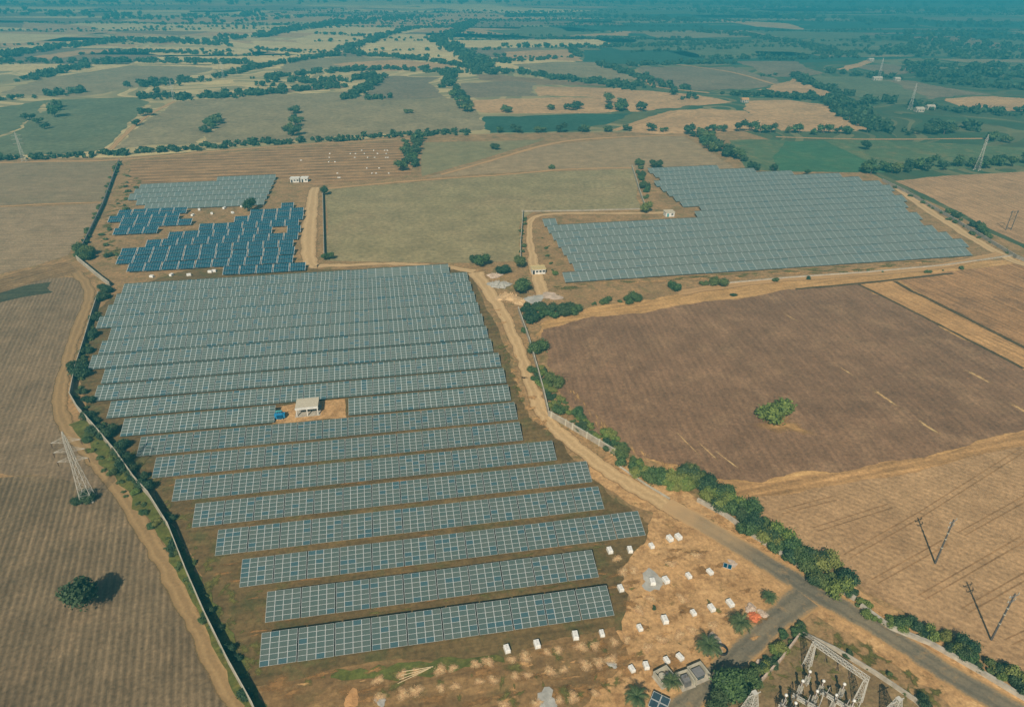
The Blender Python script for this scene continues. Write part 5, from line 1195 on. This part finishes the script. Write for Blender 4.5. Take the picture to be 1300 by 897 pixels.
# ------------------------------------------------------------------ pylons, poles, substation
def lattice(mb, p0, p1, w0, w1, n, leg, br, axis=None):
    """four-legged tapering lattice between two points"""
    p0, p1 = Vector(p0), Vector(p1); d = (p1 - p0).normalized()
    a = Vector(axis).normalized() if axis else Vector((1, 0, 0)); b = d.cross(a).normalized(); a = b.cross(d).normalized()
    ring = lambda t: [p0.lerp(p1, t) + (a * sx + b * sy) * (w0 + (w1 - w0) * t) / 2 for sx, sy in ((-1, -1), (1, -1), (1, 1), (-1, 1))]
    for k in range(n):
        r0, r1 = ring(k / n), ring((k + 1) / n)
        for i in range(4):
            j = (i + 1) % 4
            mb.bar(r0[i], r1[i], leg); mb.bar(r0[i], r1[j], br); mb.bar(r0[j], r1[i], br); mb.bar(r1[i], r1[j], br)
    return mb
def make_tower(leg, br):
    root = empty('lattice_tower', (0, 0, 0)); Ht = 24.0
    m = MB(); lattice(m, (0, 0, 0), (0, 0, 13), 3.1, 1.3, 5, leg, br); lattice(m, (0, 0, 13), (0, 0, 21), 1.3, 0.8, 4, leg * 0.9, br); lattice(m, (0, 0, 21), (0, 0, Ht), 0.8, 0.2, 2, leg * 0.8, br)
    m.build('tower_body', M['steel'], root)
    for z, L in ((20.6, 3.7), (17.4, 4.0), (14.2, 3.9)):
        for s in (-1, 1):
            a = MB(); tip = (s * L, 0, z + 0.15)
            for y in (-0.45, 0.45): a.bar((s * 0.5, y, z), tip, br * 1.2).bar((s * 0.5, y, z + 1.3), tip, br * 1.1)
            for t in (0.35, 0.7): a.bar((s * (0.7 + (L - .7) * t), 0.6 * (1 - t), z + .1 * t), (s * (0.7 + (L - .7) * t), -0.6 * (1 - t), z + .1 * t), br)
            c = a.build('crossarm', M['steel'], root)
            MB().bar((s * L, 0, z + 0.1), (s * L, 0, z - 1.5), 0.26, 0, 8).build('insulator', M['porcelain'], c)
    for x in (-1.55, 1.55):
        for y in (-1.55, 1.55): MB().box((x, y, -0.1), (0.7, 0.7, 0.4)).build('footing', M['conc_dirty'], root)
    return root
tw = make_tower(0.15, 0.055); KIDS[tw.name] = list(tw.children)
tw2 = None
for i, (px, py, s, rz, lab) in enumerate([(112, 634, 1.0, 0.25, 'pale lattice power tower standing on the left ploughed field'), (31, 205, 0.96, 0.3, 'lattice power tower at the far hedge on the left edge'), (221, 127, 0.95, 0.3, 'thin distant lattice tower behind the left olive field'), (284, 100, 0.95, 0.3, 'faint lattice tower farthest away on the left'),
                                      (1240, 216, 1.12, 0.7, 'tall lattice power tower at the top edge of the sandy right field'), (1155, 139, 1.15, 0.7, 'lattice power tower beside the far pale houses'), (1115, 101, 1.2, 0.7, 'faint lattice power tower at the far white barns')]):
    o = tw if i == 0 else copy_tree(tw)
    o.location = (*at(px, py), 0.08); o.scale = (s, s, s); o.rotation_euler = (0, 0, rz); tag(o, lab, 'power tower')

def make_pole():
    root = empty('electric_pole', (0, 0, 0))
    MB().bar((0, 0, 0), (0, 0, 15.2), 0.52, 0, 8, 0.34).build('pole', M['pole'], root)
    for z, L in ((14.4, 1.5), (12.8, 1.2)):
        c = MB().bar((-L, 0, z), (L, 0, z), 0.2).bar((-L * .8, 0, z), (0, 0, z - .8), 0.1).bar((L * .8, 0, z), (0, 0, z - .8), 0.1).build('crossarm', M['steel_dim'], root)
        for x in (-L * 0.92, L * 0.92): MB().cyl((x, 0, z + 0.1), 0.13, 0.55, 0, 8, 0.08).build('insulator', M['coping'], c)
    for z in (5.5, 8.5, 10.5): MB().cyl((0, 0, z), 0.30, 0.25, 0, 8).build('band', M['coping'], root)
    return root
po = make_pole(); KIDS[po.name] = list(po.children)
po.location = (*at(1187, 715), 0.08); po.rotation_euler = (0, 0, 0.5); tag(po, 'dark electric pole farther from the road on the light ploughed field', 'electric pole', 'electric poles on the light field')
o = copy_tree(po); o.location = (*at(1258, 812), 0.08); o.rotation_euler = (0, 0, 0.35); tag(o, 'dark electric pole nearest the roadside hedge on the light ploughed field', 'electric pole', 'electric poles on the light field')
root = empty('twin_pole', (*at(1280, 292), 0.08), R(12)); tag(root, 'dark twin pole frame on the upper right field', 'electric pole')
for x in (-1.9, 1.9): MB().bar((x, 0, 0), (x, 0, 12), 0.45, 0, 8, 0.32).build('pole', M['pole'], root)
MB().bar((-2.8, 0, 11.4), (2.8, 0, 11.4), 0.3).build('crossarm', M['pole'], root)
MB().bar((-1.9, 0.1, 1.0), (1.9, 0.1, 1.0), 0.2).bar((-1.9, 0.1, 5.5), (1.9, 0.1, 9), 0.14).bar((1.9, 0.1, 5.5), (-1.9, 0.1, 9), 0.14).build('brace', M['pole'], root)
for x in (-2.5, 0, 2.5): MB().cyl((x, 0, 10.3), 0.15, 1.0, 0, 8).build('insulator', M['porcelain'], root)

# gantry: two lattice columns carry a lattice beam
GH = 7.4
A, Bp = Vector((*at(1024, 845), 0)), Vector((*at(1088, 891), 0))
root = empty('substation_gantry', (A.x, A.y, 0.08)); tag(root, 'pale lattice gantry spanning the substation between two columns', 'gantry')
D = Bp - A; ax = (-D.y, D.x, 0)
lattice(MB(), (0, 0, 0), (0, 0, GH), 1.5, 0.7, 6, 0.14, 0.06, D).build('column', M['steel'], root)
lattice(MB(), (D.x, D.y, 0), (D.x, D.y, GH), 1.5, 0.7, 6, 0.14, 0.06, D).build('column', M['steel'], root)
dn = D.normalized()
lattice(MB(), (-dn.x * .4, -dn.y * .4, GH + 0.4), (D.x + dn.x * .4, D.y + dn.y * .4, GH + 0.4), 0.85, 0.85, 12, 0.13, 0.06, (0, 0, 1)).build('beam', M['steel'], root)
for t in (0.27, 0.5, 0.73):
    p = D * t; MB().bar((p.x, p.y, GH), (p.x - ax[0] * 0.02, p.y - ax[1] * 0.02, GH - 2.6), 0.26, 0, 8).build('insulator', M['porcelain'], root)
for k, (px, py, hh, lab) in enumerate([(950, 908, 7.5, 'lattice tower rising at the bottom edge left of the gantry'), (1130, 912, 6.5, 'lattice tower rising at the bottom edge right of the gantry')]):
    r2 = empty('lattice_column', (*at(px, py), 0.08), 0.4); tag(r2, lab, 'lattice tower')
    lattice(MB(), (0, 0, 0), (0, 0, hh), 3.0, 0.8, 7, 0.15, 0.06).build('column', M['steel'], r2)
    MB().bar((-1.6, 0, hh - 0.6), (1.6, 0, hh - 0.6), 0.2).build('crossarm', M['steel'], r2)
    MB().box((0, 0, hh), (1.0, 1.0, 0.15)).build('cap_plate', M['steel'], r2)
def make_equipment(two):
    root = empty('instrument_transformer', (0, 0, 0))
    m = MB(); lattice(m, (0, 0, 0), (0, 0, 2.6), 0.9, 0.8, 3, 0.11, 0.07); m.build('stand', M['steel'], root)
    MB().box((0, 0, 2.6), (1.0, 1.0, 0.3)).build('base_box', M['coping'], root)
    p = MB().cyl((0, 0, 2.9), 0.18, 1.7, 0, 10, 0.14)
    for k in range(7): p.cyl((0, 0, 3.0 + k * 0.22), 0.28, 0.07, 0, 10, 0.2)
    p.build('insulator', M['porcelain'], root)
    v, f = ICO2; hd = bpy.data.meshes.new('head'); hd.from_pydata([tuple(q * 0.42 + np.array([0, 0, 4.95])) for q in v], [], [tuple(q) for q in f]); hd.materials.append(M['white']); hd.polygons.foreach_set('use_smooth', [True] * len(hd.polygons))
    link('head', hd, root)
    return root
eq = make_equipment(0); KIDS[eq.name] = list(eq.children)
EQ = [(1023, 868), (1040, 880), (1066, 884), (1014, 880), (1032, 893), (993, 898), (1056, 898), (1078, 905), (1005, 908)]
for i, (px, py) in enumerate(EQ):
    o = eq if i == 0 else copy_tree(eq); o.location = (*at(px, py), 0.08); o.rotation_euler = (0, 0, 0.6); o.scale = (0.85, 0.85, 0.85)
    tag(o, 'white headed insulator post on a steel stand inside the substation', 'insulator post', 'insulator posts of the substation')
for i, (a, b, lab) in enumerate([((1002, 893), (1040, 915), 'steel isolator rack nearest the substation wall'), ((1040, 890), (1075, 912), 'steel isolator rack below the middle of the gantry'), ((985, 905), (1020, 930), 'steel isolator rack at the bottom edge beside the lattice tower')]):
    a, b = Vector((*at(*a), 0)), Vector((*at(*b), 0)); d = b - a; r2 = empty('isolator_rack', (a.x, a.y, 0.08)); tag(r2, lab, 'isolator')
    m = MB(); lattice(m, (0, 0, 3.0), (d.x, d.y, 3.0), 0.6, 0.6, 8, 0.12, 0.08, (0, 0, 1)); m.build('frame', M['steel'], r2)
    n = Vector((-d.y, d.x, 0)).normalized()
    for t in (0.05, 0.95):
        for s in (-.3, .3): MB().bar((d.x * t + n.x * s, d.y * t + n.y * s, 0), (d.x * t + n.x * s, d.y * t + n.y * s, 2.7), 0.16).build('leg', M['steel'], r2)
    for t in (0.15, 0.5, 0.85):
        for s in (-0.8, 0.8):
            p = (d.x * t + n.x * s, d.y * t + n.y * s); MB().bar((d.x * t, d.y * t, 3.3), (*p, 3.32), 0.1).cyl((*p, 3.3), 0.13, 1.2, 0, 8).build('insulator', M['porcelain'], r2)
        MB().bar((d.x * t - n.x, d.y * t - n.y, 4.55), (d.x * t + n.x, d.y * t + n.y, 4.55), 0.12).build('switch_blade', M['steel'], r2)

# ------------------------------------------------------------------ haze
hz = MB(); hz.box((0, 4650, -1.0), (18400, 12200, 151)); ho = hz.build('haze', None)
hm = bpy.data.materials.new('haze'); hm.use_nodes = True; hm.node_tree.nodes.clear()
vo = hm.node_tree.nodes.new('ShaderNodeVolumePrincipled'); oo = hm.node_tree.nodes.new('ShaderNodeOutputMaterial')
vo.inputs['Color'].default_value = (0.07, 0.56, 0.72, 1); vo.inputs['Density'].default_value = 0.00052; vo.inputs['Anisotropy'].default_value = 0.0
hm.node_tree.links.new(vo.outputs[0], oo.inputs['Volume'])
ho.data.materials.clear(); ho.data.materials.append(hm); tag(ho, 'blue haze lying over the plain', 'haze', kind='stuff')
print('bushes', len(BUSHES), 'objects', len(S.objects))
